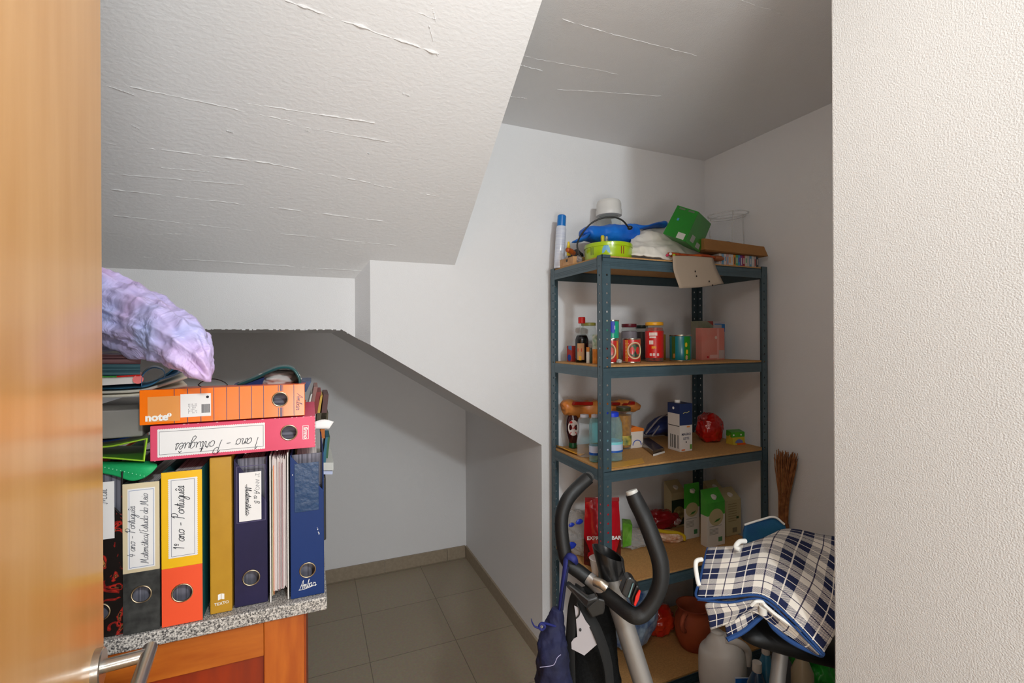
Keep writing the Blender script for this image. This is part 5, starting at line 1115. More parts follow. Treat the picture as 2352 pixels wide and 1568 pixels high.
# crumpled clear bags
film2 = clear_mat('milky_film', (.9, .91, .9), .2)
c = atZ(1330, 1275, z); cx_ = max(c.x, X0+.075)
t = make('clear_bag', MB().blob((cx_+.005, 1.93, z+.085), (.07, .09, .10), .3, 8, 3, sub=5), film2, smooth='all'); tag(t, 'crumpled clear plastic bag with blue print left of the coffee bag', 'plastic bag')
for px_, py_, s_ in ((1313, 1205, .014), (1331, 1198, .018), (1312, 1253, .024)): make('blue_print', MB().blob(atY(px_, py_, 1.84), (s_, .004, s_*.7), .3, 5, 3, sub=3, flat=False), col('1a36a8', .4), t, smooth='all')
c = atZ(1460, 1262, z)
t = make('clear_bag', MB().blob((c.x+.02, c.y+.05, z+.03), (.085, .07, .037), .35, 10, 8, sub=5), film2, smooth='all'); tag(t, 'crumpled clear plastic bag right of the coffee bag', 'plastic bag')
t = make('herb_packet', MB().hexa([atY(1430, 1258, 1.80), atY(1450, 1252, 1.80), atY(1450, 1250, 1.86), atY(1430, 1250, 1.86)], [atY(1430, 1200, 1.80), atY(1453, 1205, 1.82), atY(1448, 1192, 1.87), atY(1428, 1190, 1.86)]), mat('green_packet', '4f8f1e', .4, col2='7fae4a', scale=18), bevel=.003); tag(t, 'green herb packet standing right beside the coffee bag', 'packet')
zz = min((t.matrix_world @ Vector(v.co)).z for v in t.data.vertices); t.location.z = z+.001-zz if zz < z else 0
b = atZ(1362, 1318, z)
t = thing('yogurt_pot', 'small white pot with red print in front of the coffee bag', 'pot', (max(b.x, X0+.045), b.y, z))
make('pot_body', MB().lathe([(.024, 0), (.033, .062), (.036, .064), (.034, .066), (.0001, .066)], n=28), col('cfcac4', .4), t, smooth=True)
# snack packs
b = atZ(1540, 1222, z)
t = make('wafer_pack', MB().blob((b.x-.01, b.y+.06, z+.048), (.10, .05, .05), .25, 9, 12, sub=5, rot=Matrix.Rotation(-.2, 3, 'Z')), mat('crimson_pack', '8c0f1c', .25, coat=.5, col2='a81a24', scale=14), smooth='all'); tag(t, 'crimson snack pack slumped behind the yellow peanut bag', 'packet')
make('white_print', MB().blob((b.x+.055, b.y+.012, z+.042), (.028, .008, .018), .3, 20, 1, sub=3, flat=False), mat('white_red_print', 'd8cfcc', .4, col2='8c0f1c', scale=70), t, smooth='all')
b = atZ(1542, 1246, z)
t = make('peanut_bag', MB().blob((b.x, b.y+.02, z+.025), (.075, .03, .030), .22, 9, 2, sub=5, rot=Matrix.Rotation(-.35, 3, 'Z') @ Matrix.Rotation(.12, 3, 'Y')), mat('peanut_print', 'c98a62', .4, coat=.3, col2='e8cbb0', scale=60), smooth='all'); tag(t, 'yellow topped peanut bag lying at the front of the wafer pack', 'packet')
make('yellow_band', MB().tube([Vector((b.x-.068, b.y+.015, z+.066)), Vector((b.x-.02, b.y+.005, z+.054)), Vector((b.x+.03, b.y-.004, z+.046)), Vector((b.x+.066, b.y-.012, z+.028)), Vector((b.x+.068, b.y-.014, z+.006))], .0085, n=10, sm=5), col('d8b81c', .35, coat=.3), t, smooth=True)
# drink cartons
crm = mat('carton_cream', 'b3a67c', .5); crw = mat('carton_white', 'cfc9bf', .5); cgr = mat('carton_green', '4aa832', .45, col2='37962a', scale=12); dkp = mat('carton_dark', '1c3020', .5)
def drink(label, pn, pyb, pr_, pl, pt, kind, Y=None, group=None):
    if Y is None: n_, w_, d_, h_ = boxcorner(pn, pyb, pr_, pl, pt, z)
    else:
        n_ = Vector((atY(pn, 800, Y).x, Y, z)); w_ = atY(pr_, 800, Y).x-n_.x; d_ = .06; h_ = atY(pn, pt, Y).z-z
    d_ = min(d_, .075)
    t = thing('drink_carton', label, 'carton', tuple(n_), 0, group)
    low, up = {'w': (crw, cgr), 'c': (crm, crm), 'd': (crm, crm)}[kind]
    hs = h_*.90
    make('carton_body', MB().box(0, w_, 0, d_, 0, hs*.62), low, t, bevel=.001)
    make('carton_top', MB().hexa([(0, 0, hs*.62), (w_, 0, hs*.62), (w_, d_, hs*.62), (0, d_, hs*.62)], [(0, 0, hs*.88), (w_, 0, hs*.88), (w_, d_, h_), (0, d_, h_)]), up, t, bevel=.001)
    make('screw_cap', MB().lathe([(.014, 0), (.014, .012), (.012, .014), (.0001, .014)], n=20), col('dad6cf', .4), t, loc=(w_*.5, d_*.45, hs*.94), rot=(math.radians(20), 0, 0), smooth=True)
    if kind == 'w':
        q = MB(); q.prism([(w_*.5+w_*.40*math.cos(a), hs*.58+w_*.36*math.sin(a)) for a in [2*math.pi*k/24 for k in range(24)]], 'y', -.0008, -.0001); m_ = make('round_medallion', q, crm, t)
        q = MB(); q.prism([(w_*.36, hs*.48), (w_*.62, hs*.50), (w_*.76, hs*.55), (w_*.5, hs*.53)], 'y', -.0014, -.0009); make('leaf_print', q, col('2f6a24', .5), m_)
        q = MB().box(w_*.12, w_*.8, -.0006, -.0001, hs*.40, hs*.41)
        for i in range(5): q.box(w_*.12, w_*.62, -.0006, -.0001, hs*(.24+.026*i), hs*(.25+.026*i))
        make('small_print', q, col('8a8a80', .6), t); make('green_stamp', MB().box(w_*.62, w_*.84, -.0006, -.0001, hs*.08, hs*.17), col('3c7a4a', .5), t)
    if kind == 'd':
        make('dark_panel', MB().box(.0, w_, -.0006, -.0001, hs*.06, hs*.70), dkp, t)
        q = MB(); q.prism([(w_*.5+w_*.40*math.cos(a), hs*.34+w_*.42*math.sin(a)) for a in [2*math.pi*k/24 for k in range(24)]], 'y', -.0012, -.0007); make('round_medallion', q, mat('medallion_cream', 'a89a62', .5, col2='6a5c34', scale=40), t)
    if kind == 'c':
        q = MB()
        for i in range(8): q.box(w_*.14, w_*.7, -.0006, -.0001, hs*(.36+.06*i), hs*(.375+.06*i))
        make('small_print', q, col('8a7c52', .6), t); make('barcode', MB().box(w_*.42, w_*.72, -.0006, -.0001, hs*.07, hs*.19), mat('barcode_dk', '4a4436', .6, col2='9a8e6a', scale=1, stretch=(600, 1, 1)), t); make('green_drop', MB().box(w_*.68, w_*.84, -.0006, -.0001, hs*.40, hs*.46), col('274a26', .5), t)
drink('white drink carton with a green top, left of the two green topped ones', 1572, 1240, 1605, 1569, 1112, 'w')
drink('white drink carton with a green top standing front and centre of the cartons', 1625, 1258, 1663, 1607, 1130, 'w')
drink('cream and dark drink carton at the back left of the cartons', 1541, 1190, 1573, 1536, 1112, 'd', Y=1.97)
drink('plain cream drink carton behind the front green topped carton', 1632, 1190, 1662, 1628, 1112, 'c', Y=1.93)
drink('cream drink carton with a barcode, rightmost of the cartons', 1666, 1235, 1700, 1662, 1130, 'c', Y=1.78)
# ================================================================ BOTTOM SHELF
z = S[4]+.0008
o = make('patterned_bag', MB().blob((1.40, 1.98-.10, z+.17), (.15, .10, .20), .2, 6, 2, sub=5), mat('blue_snow_bag', '12438c', .35, coat=.3, col2='a9c4d8', scale=22, detail=6), smooth='all'); tag(o, 'blue and white patterned bag at the back of the bottom shelf', 'bag')
b = atZ(1527, 1463, z)
t = make('orange_net_bag', MB().blob((b.x, b.y+.05, z+.062), (.085, .07, .073), .22, 8, 4, sub=5), mat('orange_red_film', 'd2421a', .25, coat=.5, col2='c01410', scale=9), smooth='all'); tag(t, 'glossy orange red bag left of the terracotta jug', 'bag')
ter = mat('terracotta', 'a8502c', .75, col2='97442a', scale=9, bump=.1, bscale=80)
b = atZ(1603, 1505, z); b.x += .03; b.y += .06
t = thing('terracotta_jug', 'unglazed terracotta jug with a handle on the bottom shelf', 'jug', (b.x, b.y, z)); hj = atY(1603, 1385, b.y).z-z; rj = .085
make('jug_body', MB().lathe([(rj*.62, 0), (rj*.70, .006), (rj*.92, hj*.25), (rj*1.02, hj*.5), (rj*.95, hj*.72), (rj*.80, hj*.84), (rj*.80, hj*.92), (rj*.92, hj), (rj*.84, hj), (rj*.72, hj*.9), (rj*.72, hj*.8), (.0001, hj*.3)], n=44, close=False), ter, t, smooth=True)
make('handle', MB().tube([(-rj*.8, -rj*.3, hj*.93), (-rj*1.12, -rj*.45, hj*.92), (-rj*1.28, -rj*.5, hj*.78), (-rj*1.15, -rj*.45, hj*.62), (-rj*.92, -rj*.35, hj*.55)], .0105, n=12, sm=6), ter, t, smooth=True)
# white jerrycan
cr_t = .191
crt = make('low_crate', MB().box(1.22, 1.99, 1.12, 1.50, 0, .19), mat('grey_crate', '4a4a4c', .6), bevel=.01); tag(crt, 'low grey crate on the floor in front of the shelving unit, below the frame', 'crate')
z = cr_t
b = Vector((atY(1655, 800, 1.43).x, 1.43, z)); hj = atY(1655, 1450, 1.43).z-z
hd = mat('milky_plastic', 'c9c4bd', .4, col2='bdb8b1', scale=7)
t = thing('plastic_jug', 'milky white plastic jug with a blue label below the plaid cloth', 'jug', (b.x, b.y, z), -.45)
make('jug_body', MB().loft([(Vector((0, 0, 0)), .07, .06), (Vector((0, 0, .01)), .088, .07), (Vector((0, 0, hj*.5)), .09, .072), (Vector((-.004, 0, hj*.72)), .08, .066), (Vector((-.014, 0, hj*.86)), .05, .045), (Vector((-.02, 0, hj*.95)), .026, .026), (Vector((-.02, 0, hj)), .024, .024)], n=32, sub=6), hd, t, smooth='all')
make('handle', MB().tube([(.0, -.03, hj*.93), (.05, -.035, hj*.9), (.088, -.03, hj*.74), (.085, -.03, hj*.5)], .014, n=14, sm=6), hd, t, smooth=True)
lb = make('label', MB().box(.018, .085, -.078, -.074, hj*.12, hj*.42), col('b9c0cc', .5), t)
make('blue_band', MB().prism([(.02, hj*.28), (.083, hj*.36), (.083, hj*.42), (.02, hj*.40)], 'y', -.0795, -.078), col('1c5fb0', .4), lb)
make('dark_line', MB().prism([(.02, hj*.24), (.083, hj*.31), (.083, hj*.325), (.02, hj*.255)], 'y', -.0795, -.078), col('20305a', .4), lb)
# other bottles and bags on the right
for k, (px_, w1, hh, c_, lb_) in enumerate(((1735, .034, .22, '163a58', 'dark teal bottle right of the milky jug'), (1766, .030, .26, '2a6a86', 'slim blue bottle just left of the saddle post'), (1822, .038, .24, 'b8a88a', 'beige bottle with a blue cap right of the saddle post'))):
    b = Vector((atY(px_, 800, 1.25).x, (1.25, 1.27, 1.22)[k], z))
    t = thing('cleaning_bottle', lb_, 'bottle', tuple(b))
    make('bottle_body', MB().lathe([(w1*.9, 0), (w1, .006), (w1, hh*.62), (w1*.5, hh*.82), (w1*.42, hh*.85)], n=28), mat('bottle_plastic_'+c_, c_, .3, coat=.3), t, smooth=True)
    make('cap', MB().lathe([(w1*.45, hh*.85), (w1*.48, hh*.86), (w1*.46, hh), (.0001, hh)], n=20, close=False), col('1d3fae', .4) if k == 2 else col('c8c2ba', .4), t, smooth=True)
t = make('green_bag', MB().blob((1.86, 1.28, z+.098), (.08, .09, .12), .3, 8, 2, sub=5), mat('green_film', '1fa02c', .35, coat=.4), smooth='all'); tag(t, 'bright green plastic bag low at the right behind the saddle', 'plastic bag')
t = make('orange_packet', MB().blob((1.86, 1.24, z+.212), (.035, .03, .014), .3, 8, 3, sub=4), mat('orange_film', 'c8862c', .4), smooth='all'); tag(t, 'small orange packet lying on the green plastic bag', 'packet')
# broom in the corner
t = thing('straw_broom', 'straw broom standing bristles up behind the right post', 'broom', (2.058, 1.57, 0))
br_m = mat('straw_bristles', 'a5693a', .8, col2='7a4820', scale=50); q = MB(); rn = random.Random(3)
make('stick', MB().tube([(0, 0, .001), (0, 0, .98)], .011, n=12), mat('broom_wood', 'a8703a', .5), t, smooth=True)
bt = atY(1797, 1040, 1.57).z; bs = atY(1785, 1195, 1.57).z
for i in range(90):
    a = rn.uniform(0, 6.283); r0 = rn.uniform(.2, 1)*.020; r1 = rn.uniform(.1, 1)*.048; e = rn.uniform(-.03, .01)
    q.tube([(r0*math.cos(a), r0*math.sin(a), bs-.06), (r0*math.cos(a)*1.1+.003, r0*math.sin(a)*1.1, bs+.06), (r1*math.cos(a)*.75+.008, r1*math.sin(a)*1.2-.006, bt+e-.06), (r1*math.cos(a)*.9+.014+rn.uniform(-.006, .004), r1*math.sin(a)*1.4-.008, bt+e)], .0022, n=4)
bo = make('bristles', q, br_m, t); bo['kind'] = 'stuff'
make('binding', MB().lathe([(.026, bs-.06), (.028, bs-.05), (.026, bs-.02)], n=20), col('7a4a22', .7), t, smooth=True)
# ================================================================ EXERCISE BIKE
foam = mat('black_foam', '101112', .5, bump=.1, bscale=500, spec=.4); silver = mat('silver_paint', '9d9a97', .38, .55, bump=.03, bscale=200); blkp = mat('black_plastic', '141415', .32, coat=.2)
O = D(1410, 1340, 1.15)
bk = thing('exercise_bike', 'black and silver upright exercise bike in front of the shelving unit', 'exercise bike', (O.x+.15, O.y, 0))
hb_ = MB().tube([D(1352, 1096, 1.24), D(1328, 1118, 1.235), D(1304, 1146, 1.22), D(1291, 1180, 1.21), D(1290, 1220, 1.20), D(1297, 1270, 1.19), D(1308, 1295, 1.19), D(1335, 1316, 1.18), D(1366, 1340, 1.17)], [.0172]*9, n=22, sm=7)
make('grip', hb_, foam, bk, smooth=True, world=True)
make('grip_cap', MB().tube([D(1351.5, 1096.5, 1.238), D(1355, 1093, 1.243)], [.0135, .013], n=20), col('3a3c3c', .5), bk, smooth=True, world=True)
rg_ = MB().tube([D(1380, 1356, 1.15), D(1410, 1380, 1.12), D(1446, 1408, 1.08), D(1464, 1414, 1.07), D(1482, 1404, 1.07), D(1503, 1375, 1.07), D(1517, 1335, 1.07), D(1516, 1290, 1.075), D(1500, 1240, 1.085), D(1478, 1185, 1.10), D(1463, 1155, 1.105), D(1453, 1133, 1.11)], [.0178]*7+[.0195, .0195, .0195, .0190, .0175], n=24, sm=7)
make('grip', rg_, foam, bk, smooth=True, world=True)
make('grip_cap', MB().tube([D(1453, 1134, 1.11), D(1450, 1126, 1.112)], [.0145, .0135], n=20), col('b9b8b2', .4), bk, smooth=True, world=True)
cl_ = MB().tube([D(1352, 1327, 1.17), D(1372, 1345, 1.155), D(1390, 1362, 1.14)], .0165, n=20)
make('handlebar_tube', cl_, silver, bk, smooth=True, world=True)
cp_ = MB().tube([D(1366, 1334, 1.14), D(1380, 1340, 1.13), D(1393, 1349, 1.125)], .0115, n=12, sm=3); make('clamp', cp_, mat('clamp_steel', 'b8ada0', .3, .9, bump=.3, bscale=80), bk, smooth=True, world=True)
# post: silver column going down, black sleeve with a slanted cut on top
c0, c1 = D(1402, 1332, 1.20), D(1500, 1640, 1.17)
dr_ = (c1-c0).normalized()
base = c0+dr_*((c0.z-.42)/-dr_.z)
make('column', MB().tube([c0-dr_*.01, base], .0265, n=28, flat=.9), silver, bk, smooth=True, world=True)
u0 = D(1408, 1325, 1.19); u1 = D(1396, 1268, 1.20); ax = (u1-u0).normalized(); sx_ = ax.cross(Vector((.39, .92, 0))).normalized(); sy_ = ax.cross(sx_)
q = MB(); n = 32; vs = []
if sx_.dot(Vector((.92, -.39, 0))) < 0: sx_ = -sx_
if sy_.dot(Vector((.39, .92, 0))) < 0: sy_ = -sy_
for k in range(n):
    a = 2*math.pi*k/n; vs.append(u0+(sx_*math.cos(a)+sy_*math.sin(a))*.032)
for k in range(n):
    a = 2*math.pi*k/n; vs.append(u1+(sx_*math.cos(a)+sy_*math.sin(a))*.0355+ax*(-.022*math.cos(a)+.006*math.sin(a)))
for k in range(n):
    a = 2*math.pi*k/n; vs.append(u1+(sx_*math.cos(a)+sy_*math.sin(a))*.031+ax*(-.022*math.cos(a)+.006*math.sin(a)))
for k in range(n):
    a = 2*math.pi*k/n; vs.append(u1+(sx_*math.cos(a)+sy_*math.sin(a))*.029-ax*.05)
fs = [tuple(range(n-1, -1, -1)), tuple(3*n+k for k in range(n))]
for L_ in range(3): fs += [(L_*n+k, L_*n+(k+1) % n, (L_+1)*n+(k+1) % n, (L_+1)*n+k) for k in range(n)]
q.add(vs, fs); make('console_sleeve', q, blkp, bk, smooth=True, world=True)
make('cable', MB().tube([D(1428, 1282, 1.19), D(1432, 1310, 1.17), D(1438, 1332, 1.15), D(1444, 1345, 1.13)], .0022, n=8, sm=5), black, bk, smooth=True, world=True)
# console box with red edge
def slabw(nm, pts, th, m, par, bev=.004):
    P = [D(*p) for p in pts]; dvec = Vector((.39, .92, 0))*th
    return make(nm, MB().hexa(P, [p+dvec for p in P]) if False else MB().add(P+[p+dvec for p in P], [tuple(range(len(P))), tuple(range(2*len(P)-1, len(P)-1, -1))]+[(i, len(P)+i, len(P)+(i+1) % len(P), (i+1) % len(P)) for i in range(len(P))]), m, par, world=True, bevel=bev)
s_ = slabw('sensor_pod', [(1427, 1364, 1.07), (1439, 1330, 1.07), (1447, 1325, 1.07), (1459, 1332, 1.07), (1461, 1343, 1.07), (1449, 1372, 1.07), (1440, 1375, 1.07)], .03, mat('grey_pod', '1c1d1e', .35, coat=.2), bk)
slabw('pod_side', [(1449, 1376, 1.075), (1462, 1343, 1.075), (1470, 1347, 1.075), (1470, 1360, 1.075), (1460, 1394, 1.075), (1450, 1390, 1.075)], .03, blkp, bk)
slabw('red_strip', [(1456, 1390, 1.066), (1460, 1370, 1.066), (1468, 1355, 1.066), (1472, 1357, 1.066), (1468, 1376, 1.066), (1460, 1392, 1.066)], .004, col('c41a10', .35), bk, .001)
slabw('pod_edge', [(1442, 1372, 1.067), (1453, 1340, 1.067), (1456, 1339, 1.067), (1446, 1372, 1.067)], .002, col('5a7a7c', .3), bk, .0005)
# bracket
slabw('bracket', [(1300, 1347, 1.13), (1308, 1341, 1.13), (1352, 1375, 1.10), (1372, 1370, 1.10), (1376, 1378, 1.10), (1352, 1400, 1.10), (1346, 1396, 1.10)], .02, mat('dark_bracket', '232425', .35, coat=.2), bk)
slabw('bracket_arm', [(1346, 1398, 1.12), (1376, 1374, 1.12), (1392, 1378, 1.12), (1388, 1410, 1.12), (1360, 1420, 1.12)], .03, blkp, bk)
# lower frame, saddle post, saddle
sp0, sp1 = D(1790, 1500, 1.30), D(1778, 1600, 1.29)
make('saddle_post', MB().tube([D(1795, 1480, 1.30), Vector((sp1.x-.03, sp1.y  , .42))], .019, n=24), mat('grey_post', '8d8b89', .4, .5), bk, smooth=True, world=True)
sq = MB().loft([(D(1700, 1456, 1.28), .008, .02), (D(1722, 1454, 1.28), .024, .040), (D(1760, 1455, 1.29), .034, .055), (D(1810, 1464, 1.30), .036, .070), (D(1865, 1474, 1.31), .036, .085), (D(1905, 1480, 1.33), .034, .09), (D(1935, 1486, 1.34), .01, .03)], n=40, sub=8)
make('saddle', sq, mat('black_vinyl', '0a0a0b', .5, spec=.3, bump=.05, bscale=300), bk, smooth='all', world=True)
bx_, by_ = base.x, base.y; sxx = sp1.x-.03
make('housing', MB().loft([(Vector((bx_-.06, by_, .30)), .05, .04), (Vector((bx_+.05, by_, .32)), .16, .055), (Vector(((bx_+sxx)/2, by_-.02, .33)), .15, .06), (Vector((sxx+.02, sp1.y, .32)), .12, .05), (Vector((sxx+.08, sp1.y, .30)), .04, .03)], n=36, sub=6), mat('housing_plastic', '2a2b2d', .4), bk, smooth='all', world=True)
for nm, xx, yy in (('front_foot', bx_-.03, by_), ('rear_foot', sxx+.04, sp1.y)):
    make(nm, MB().tube([(xx, yy-.17, .028), (xx, yy+.17, .028)], .027, n=20), blkp, bk, smooth=True, world=True)
make('base_tube', MB().tube([(bx_-.03, by_, .045), (sxx+.04, sp1.y, .045)], .022, n=16), silver, bk, smooth=True, world=True)
make('base_strut', MB().tube([(bx_+.05, by_-.01, .05), (bx_+.06, by_-.01, .25)], .02, n=16), silver, bk, smooth=True, world=True)
# ---------------- hanging bags
nav = mat('navy_drawstring', '0c133e', .8, bump=.3, bscale=120, col2='080c2c', scale=14)
t = thing('drawstring_bag', 'navy drawstring bag hanging by its blue strap from the left handlebar grip', 'bag', tuple(D(1275, 1500, 1.14)))
make('bag_body', MB().loft([(D(1280, 1398, 1.16), .012, .012), (D(1276, 1425, 1.16), .020, .02), (D(1270, 1462, 1.15), .030, .03), (D(1270, 1500, 1.14), .037, .04), (D(1272, 1560, 1.14), .042, .045), (D(1274, 1640, 1.14), .04, .045), (D(1272, 1670, 1.14), .02, .03)], n=60, sub=10, amp=.012, freq=22, seed=3, drape=0), nav, t, smooth='all', world=True)
st_m = col('0e1860', .7)
make('strap', MB().tube([D(1284, 1400, 1.16), D(1291, 1345, 1.15), D(1298, 1300, 1.155), D(1300, 1283, 1.17), D(1308, 1277, 1.165), D(1320, 1284, 1.16), D(1325, 1292, 1.175)], [.005, .006, .008, .009, .009, .009, .006], n=10, sm=6, flat=.5), st_m, t, smooth=True, world=True)
make('strap', MB().tube([D(1290, 1400, 1.16), D(1296, 1350, 1.155), D(1303, 1300, 1.165)], .0045, n=8, sm=6), nav, t, smooth=True, world=True)
make('cord_bow', MB().tube([D(1276, 1438, 1.14), D(1256, 1432, 1.13), D(1243, 1431, 1.12), D(1238, 1440, 1.12), D(1245, 1446, 1.12), D(1252, 1438, 1.12), D(1243, 1431, 1.12)], .0028, n=8, sm=6), st_m, t, smooth=True, world=True)
make('cord_end', MB().tube([D(1238, 1442, 1.12), D(1228, 1438, 1.12), D(1222, 1428, 1.12), D(1220, 1420, 1.12)], [.0026, .002, .0014, .0006], n=8, sm=5), st_m, t, smooth=True, world=True)
make('stitch_line', MB().tube([D(1240, 1532, 1.085), D(1256, 1530, 1.082), D(1272, 1526, 1.08), D(1280, 1510, 1.08), D(1288, 1503, 1.085)], .0007, n=6, sm=5), col('a8a4c4', .7), t, world=True)
blkc = mat('black_mesh_fabric', '080909', .85, bump=.5, bscale=260, col2='111212', spec=.2, scale=200)
t = thing('mesh_backpack', 'black mesh backpack hanging beside the bike column with a white card inside', 'backpack', tuple(D(1360, 1500, 1.22)))
make('bag_body', MB().loft([(D(1352, 1352, 1.26), .012, .02), (D(1352, 1385, 1.26), .048, .03), (D(1358, 1440, 1.26), .062, .05), (D(1362, 1520, 1.25), .068, .06), (D(1364, 1600, 1.25), .07, .06), (D(1364, 1680, 1.25), .06, .05), (D(1364, 1690, 1.25), .02, .03)], n=48, sub=8, amp=.01, freq=10, seed=1), blkc, t, smooth='all', world=True)
make('shoulder_strap', MB().tube([D(1332, 1345, 1.16), D(1318, 1380, 1.15), D(1312, 1430, 1.14), D(1310, 1500, 1.14), D(1312, 1580, 1.15)], .016, n=12, sm=6, flat=.35), mat('black_webbing', '0c0d0d', .85), t, smooth=True, world=True)
make('shoulder_strap', MB().tube([D(1330, 1350, 1.17), D(1345, 1400, 1.15), D(1372, 1450, 1.13), D(1395, 1520, 1.14), D(1402, 1590, 1.15)], .015, n=12, sm=6, flat=.35), mat('black_webbing', '0c0d0d', .85), t, smooth=True, world=True)
cdw = mat('white_card', 'a49fa2', .7)
P = [(1319, 1390), (1330, 1396), (1345, 1425), (1380, 1472), (1342, 1505), (1331, 1499), (1313, 1490), (1312, 1475), (1318, 1466), (1326, 1462), (1323, 1420)]
wc = make('white_card', MB().add([D(px, py, 1.125) for px, py in P]+[D(px, py, 1.127) for px, py in P], [tuple(range(len(P))), tuple(range(2*len(P)-1, len(P)-1, -1))]+[(i, len(P)+i, len(P)+(i+1) % len(P), (i+1) % len(P)) for i in range(len(P))]), cdw, t, world=True)
wc['label'] = 'white card'
make('punched_hole', MB().blob(D(1333, 1446, 1.123), (.003, .002, .004), 0, sub=2, flat=False), black, wc, world=True)
make('drape_cord', MB().tube([D(1325, 1385, 1.12), D(1331, 1400, 1.12), D(1330, 1412, 1.12), D(1323, 1420, 1.12)], .0016, n=6, sm=5), black, t, world=True)
# ---------------- plaid cloth folded over the saddle
pl = bpy.data.materials.new('plaid_weave'); pl.use_nodes = True
N = pl.node_tree.nodes; L = pl.node_tree.links; p = N['Principled BSDF']
uv = N.new('ShaderNodeUVMap'); uv.uv_map = 'UVMap'; sp = N.new('ShaderNodeSeparateXYZ'); L.new(uv.outputs[0], sp.inputs[0])
def mth(op, a, b=None, c=None):
    n = N.new('ShaderNodeMath'); n.operation = op
    for i, x in enumerate((a, b, c)):
        if x is None: continue
        if isinstance(x, (int, float)): n.inputs[i].default_value = x
        else: L.new(x, n.inputs[i])
    return n.outputs[0]
def band(src):
    f = mth('FRACT', src); nb_ = mth('LESS_THAN', f, .5)                       # navy half
    dw = mth('LESS_THAN', mth('ABSOLUTE', mth('SUBTRACT', f, .25)), .016)      # white line in the navy half
    dd = mth('LESS_THAN', mth('ABSOLUTE', mth('SUBTRACT', f, .75)), .016)      # dark line in the white half
    return nb_, dw, dd
bu, wu, du = band(sp.outputs[0]); bv, wv_, dv_ = band(sp.outputs[1])
def mixc(f, a, b):
    m = N.new('ShaderNodeMix'); m.data_type = 'RGBA'
    for s_, x in ((0, f), (6, a), (7, b)):
        if isinstance(x, tuple): m.inputs[s_].default_value = x
        elif isinstance(x, (int, float)): m.inputs[s_].default_value = x
        else: L.new(x, m.inputs[s_])
    return m.outputs[2]
NV, WH, DK = lin('0a163e'), lin('ddd4c8'), lin('221a3c')
tw = mth('LESS_THAN', mth('FRACT', mth('MULTIPLY', mth('ADD', sp.outputs[0], sp.outputs[1]), 26)), .5)
cu = mixc(bu, WH, NV); cu = mixc(wu, cu, WH); cu = mixc(du, cu, DK)
cv = mixc(bv, WH, NV); cv = mixc(wv_, cv, WH); cv = mixc(dv_, cv, DK)
ln_ = mth('MAXIMUM', wu, du); ln2 = mth('MAXIMUM', wv_, dv_)
fac = mth('MAXIMUM', mth('MULTIPLY', tw, mth('SUBTRACT', 1, mth('MULTIPLY', ln_, .8))), mth('MULTIPLY', ln2, .8))
c_ = mixc(fac, cu, cv); L.new(c_, p.inputs['Base Color']); p.inputs['Roughness'].default_value = .9
nz = N.new('ShaderNodeTexNoise'); nz.inputs['Scale'].default_value = 600; tc = N.new('ShaderNodeTexCoord'); b = N.new('ShaderNodeBump'); b.inputs['Strength'].default_value = .3; b.inputs['Distance'].default_value = .002
L.new(tc.outputs['Object'], nz.inputs[0]); L.new(nz.outputs[0], b.inputs['Height']); L.new(b.outputs[0], p.inputs['Normal'])
def Z8(zx, zy, t_): return D(1540+zx/4.04, 1180+zy/4.04, t_+.13)
hem = mat('blue_hem', '103a70', .8)
def layer(rows, name, uvs, parent=None):
    return make(name, MB().net([[Z8(*q_) for q_ in r_] for r_ in rows], 10, 8, uvs=uvs), pl, parent, smooth='all', thick=.005)
R = [[(372, 440, 1.30), (690, 400, 1.30), (1030, 150, 1.36), (1400, 196, 1.32), (1640, 230, 1.24)],
     [(362, 360, 1.28), (665, 330, 1.28), (1000, 185, 1.33), (1385, 300, 1.26), (1620, 440, 1.18)],
     [(350, 318, 1.24), (640, 300, 1.24), (960, 250, 1.27), (1330, 450, 1.20), (1610, 660, 1.12)],
     [(315, 440, 1.18), (605, 425, 1.18), (920, 385, 1.20), (1290, 590, 1.14), (1600, 860, 1.07)],
     [(282, 600, 1.12), (560, 590, 1.12), (880, 560, 1.14), (1210, 760, 1.09), (1540, 1080, 1.03)],
     [(250, 772, 1.07), (520, 768, 1.07), (845, 758, 1.09), (1110, 960, 1.05), (1420, 1290, 1.0)]]
pc = layer(R, 'plaid_blanket', (3.55, 4.3)); tag(pc, 'blue and white plaid cloth folded over the bike saddle', 'cloth')
R2 = [[(470, 800, 1.10), (610, 800, 1.11), (850, 790, 1.12), (1080, 980, 1.08), (1390, 1290, 1.02)], [(330, 830, 1.07), (560, 825, 1.08), (820, 812, 1.09), (1060, 1000, 1.065), (1385, 1300, 1.005)], [(350, 950, 1.08), (600, 900, 1.085), (830, 860, 1.095), (1040, 1040, 1.07), (1375, 1300, 1.01)], [(370, 1070, 1.09), (560, 1000, 1.09), (745, 900, 1.10), (1000, 1060, 1.075), (1360, 1300, 1.015)]]
l2 = layer(R2, 'lower_fold', (3.5, 1.6), pc)
R3 = [[(480, 900, 1.105), (640, 860, 1.11), (840, 850, 1.12), (960, 930, 1.10), (1300, 1200, 1.05)], [(500, 1000, 1.10), (660, 940, 1.105), (850, 880, 1.115), (950, 990, 1.09), (1310, 1240, 1.04)], [(530, 1155, 1.10), (690, 1060, 1.105), (860, 935, 1.115), (950, 1040, 1.085), (1320, 1290, 1.035)]]
l3 = layer(R3, 'bottom_fold', (3.5, 1.5), pc)
make('blue_hem', MB().tube([Z8(*q_) for q_ in ((345, 318, 1.238), (312, 440, 1.178), (278, 600, 1.118), (247, 775, 1.066), (520, 772, 1.066), (845, 762, 1.086), (1110, 965, 1.046), (1420, 1297, .998))], .0032, n=8, sm=8), hem, pc, smooth=True)
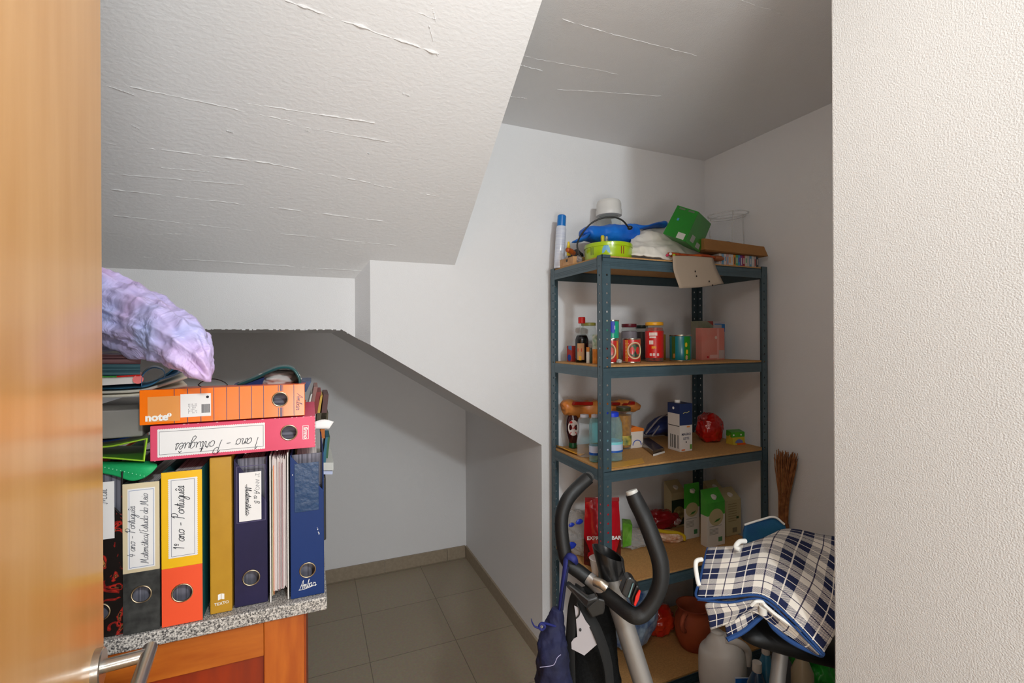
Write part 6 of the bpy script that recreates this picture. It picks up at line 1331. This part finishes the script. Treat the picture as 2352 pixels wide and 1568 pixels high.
make('blue_hem', MB().tube([Z8(*q_) for q_ in ((250, 792, 1.068), (540, 820, 1.07), (840, 790, 1.085), (1090, 990, 1.05), (1400, 1305, 1.0))], .003, n=8, sm=8), hem, pc, smooth=True)
make('blue_hem', MB().tube([Z8(*q_) for q_ in ((525, 1165, 1.095), (690, 1080, 1.10), (850, 945, 1.108), (900, 960, 1.10), (960, 1060, 1.078), (1130, 1190, 1.05), (1370, 1300, 1.02), (1410, 1290, 1.0))], .006, n=8, sm=8), hem, l3, smooth=True)
make('white_edging', MB().tube([Z8(*q_) for q_ in ((750, 850, 1.085), (790, 815, 1.08), (850, 815, 1.08), (880, 850, 1.078), (1000, 950, 1.06), (1210, 1090, 1.04))], .0045, n=8, sm=8), white, pc, smooth=True)
make('white_edging', MB().tube([Z8(*q_) for q_ in ((862, 860, 1.085), (858, 920, 1.09))], .010, n=10), white, pc, smooth=True)
# blue towel corner and white cord behind
tb = mat('teal_terry', '1b467e', .95, bump=.5, bscale=260, col2='19607c', scale=6)
o = make('terry_towel', MB().net([[D(1712, 1206, 1.52), D(1745, 1196, 1.53), D(1778, 1190, 1.53), D(1800, 1205, 1.52)], [D(1708, 1228, 1.51), D(1745, 1225, 1.52), D(1790, 1215, 1.52), D(1806, 1220, 1.51)], [D(1710, 1250, 1.50), D(1740, 1245, 1.51), D(1780, 1240, 1.52), D(1806, 1245, 1.51)], [D(1712, 1275, 1.50), D(1740, 1275, 1.51), D(1780, 1275, 1.51), D(1806, 1275, 1.51)]], 8, 8), tb, smooth='all', thick=.012)
tag(o, 'blue terry towel bunched behind the top of the plaid cloth', 'towel')
make('white_edge', MB().tube([D(1710, 1205, 1.51), D(1745, 1194, 1.52), D(1778, 1187, 1.52), D(1802, 1204, 1.51)], .0032, n=8, sm=6), white, o, smooth=True)
o = make('white_rope', MB().tube([D(1712, 1242, 1.34), D(1698, 1244, 1.33), D(1690, 1256, 1.32), D(1700, 1262, 1.31)], .0065, n=10, sm=6), white, smooth=True); tag(o, 'loop of thick white cord at the top left of the plaid cloth', 'cord')
o = make('white_rope', MB().tube([D(1612, 1284, 1.22), D(1600, 1288, 1.21), D(1598, 1303, 1.2), D(1602, 1330, 1.18), D(1606, 1345, 1.17)], .0055, n=10, sm=6), white, smooth=True); tag(o, 'white cord hanging along the left edge of the plaid cloth', 'cord')
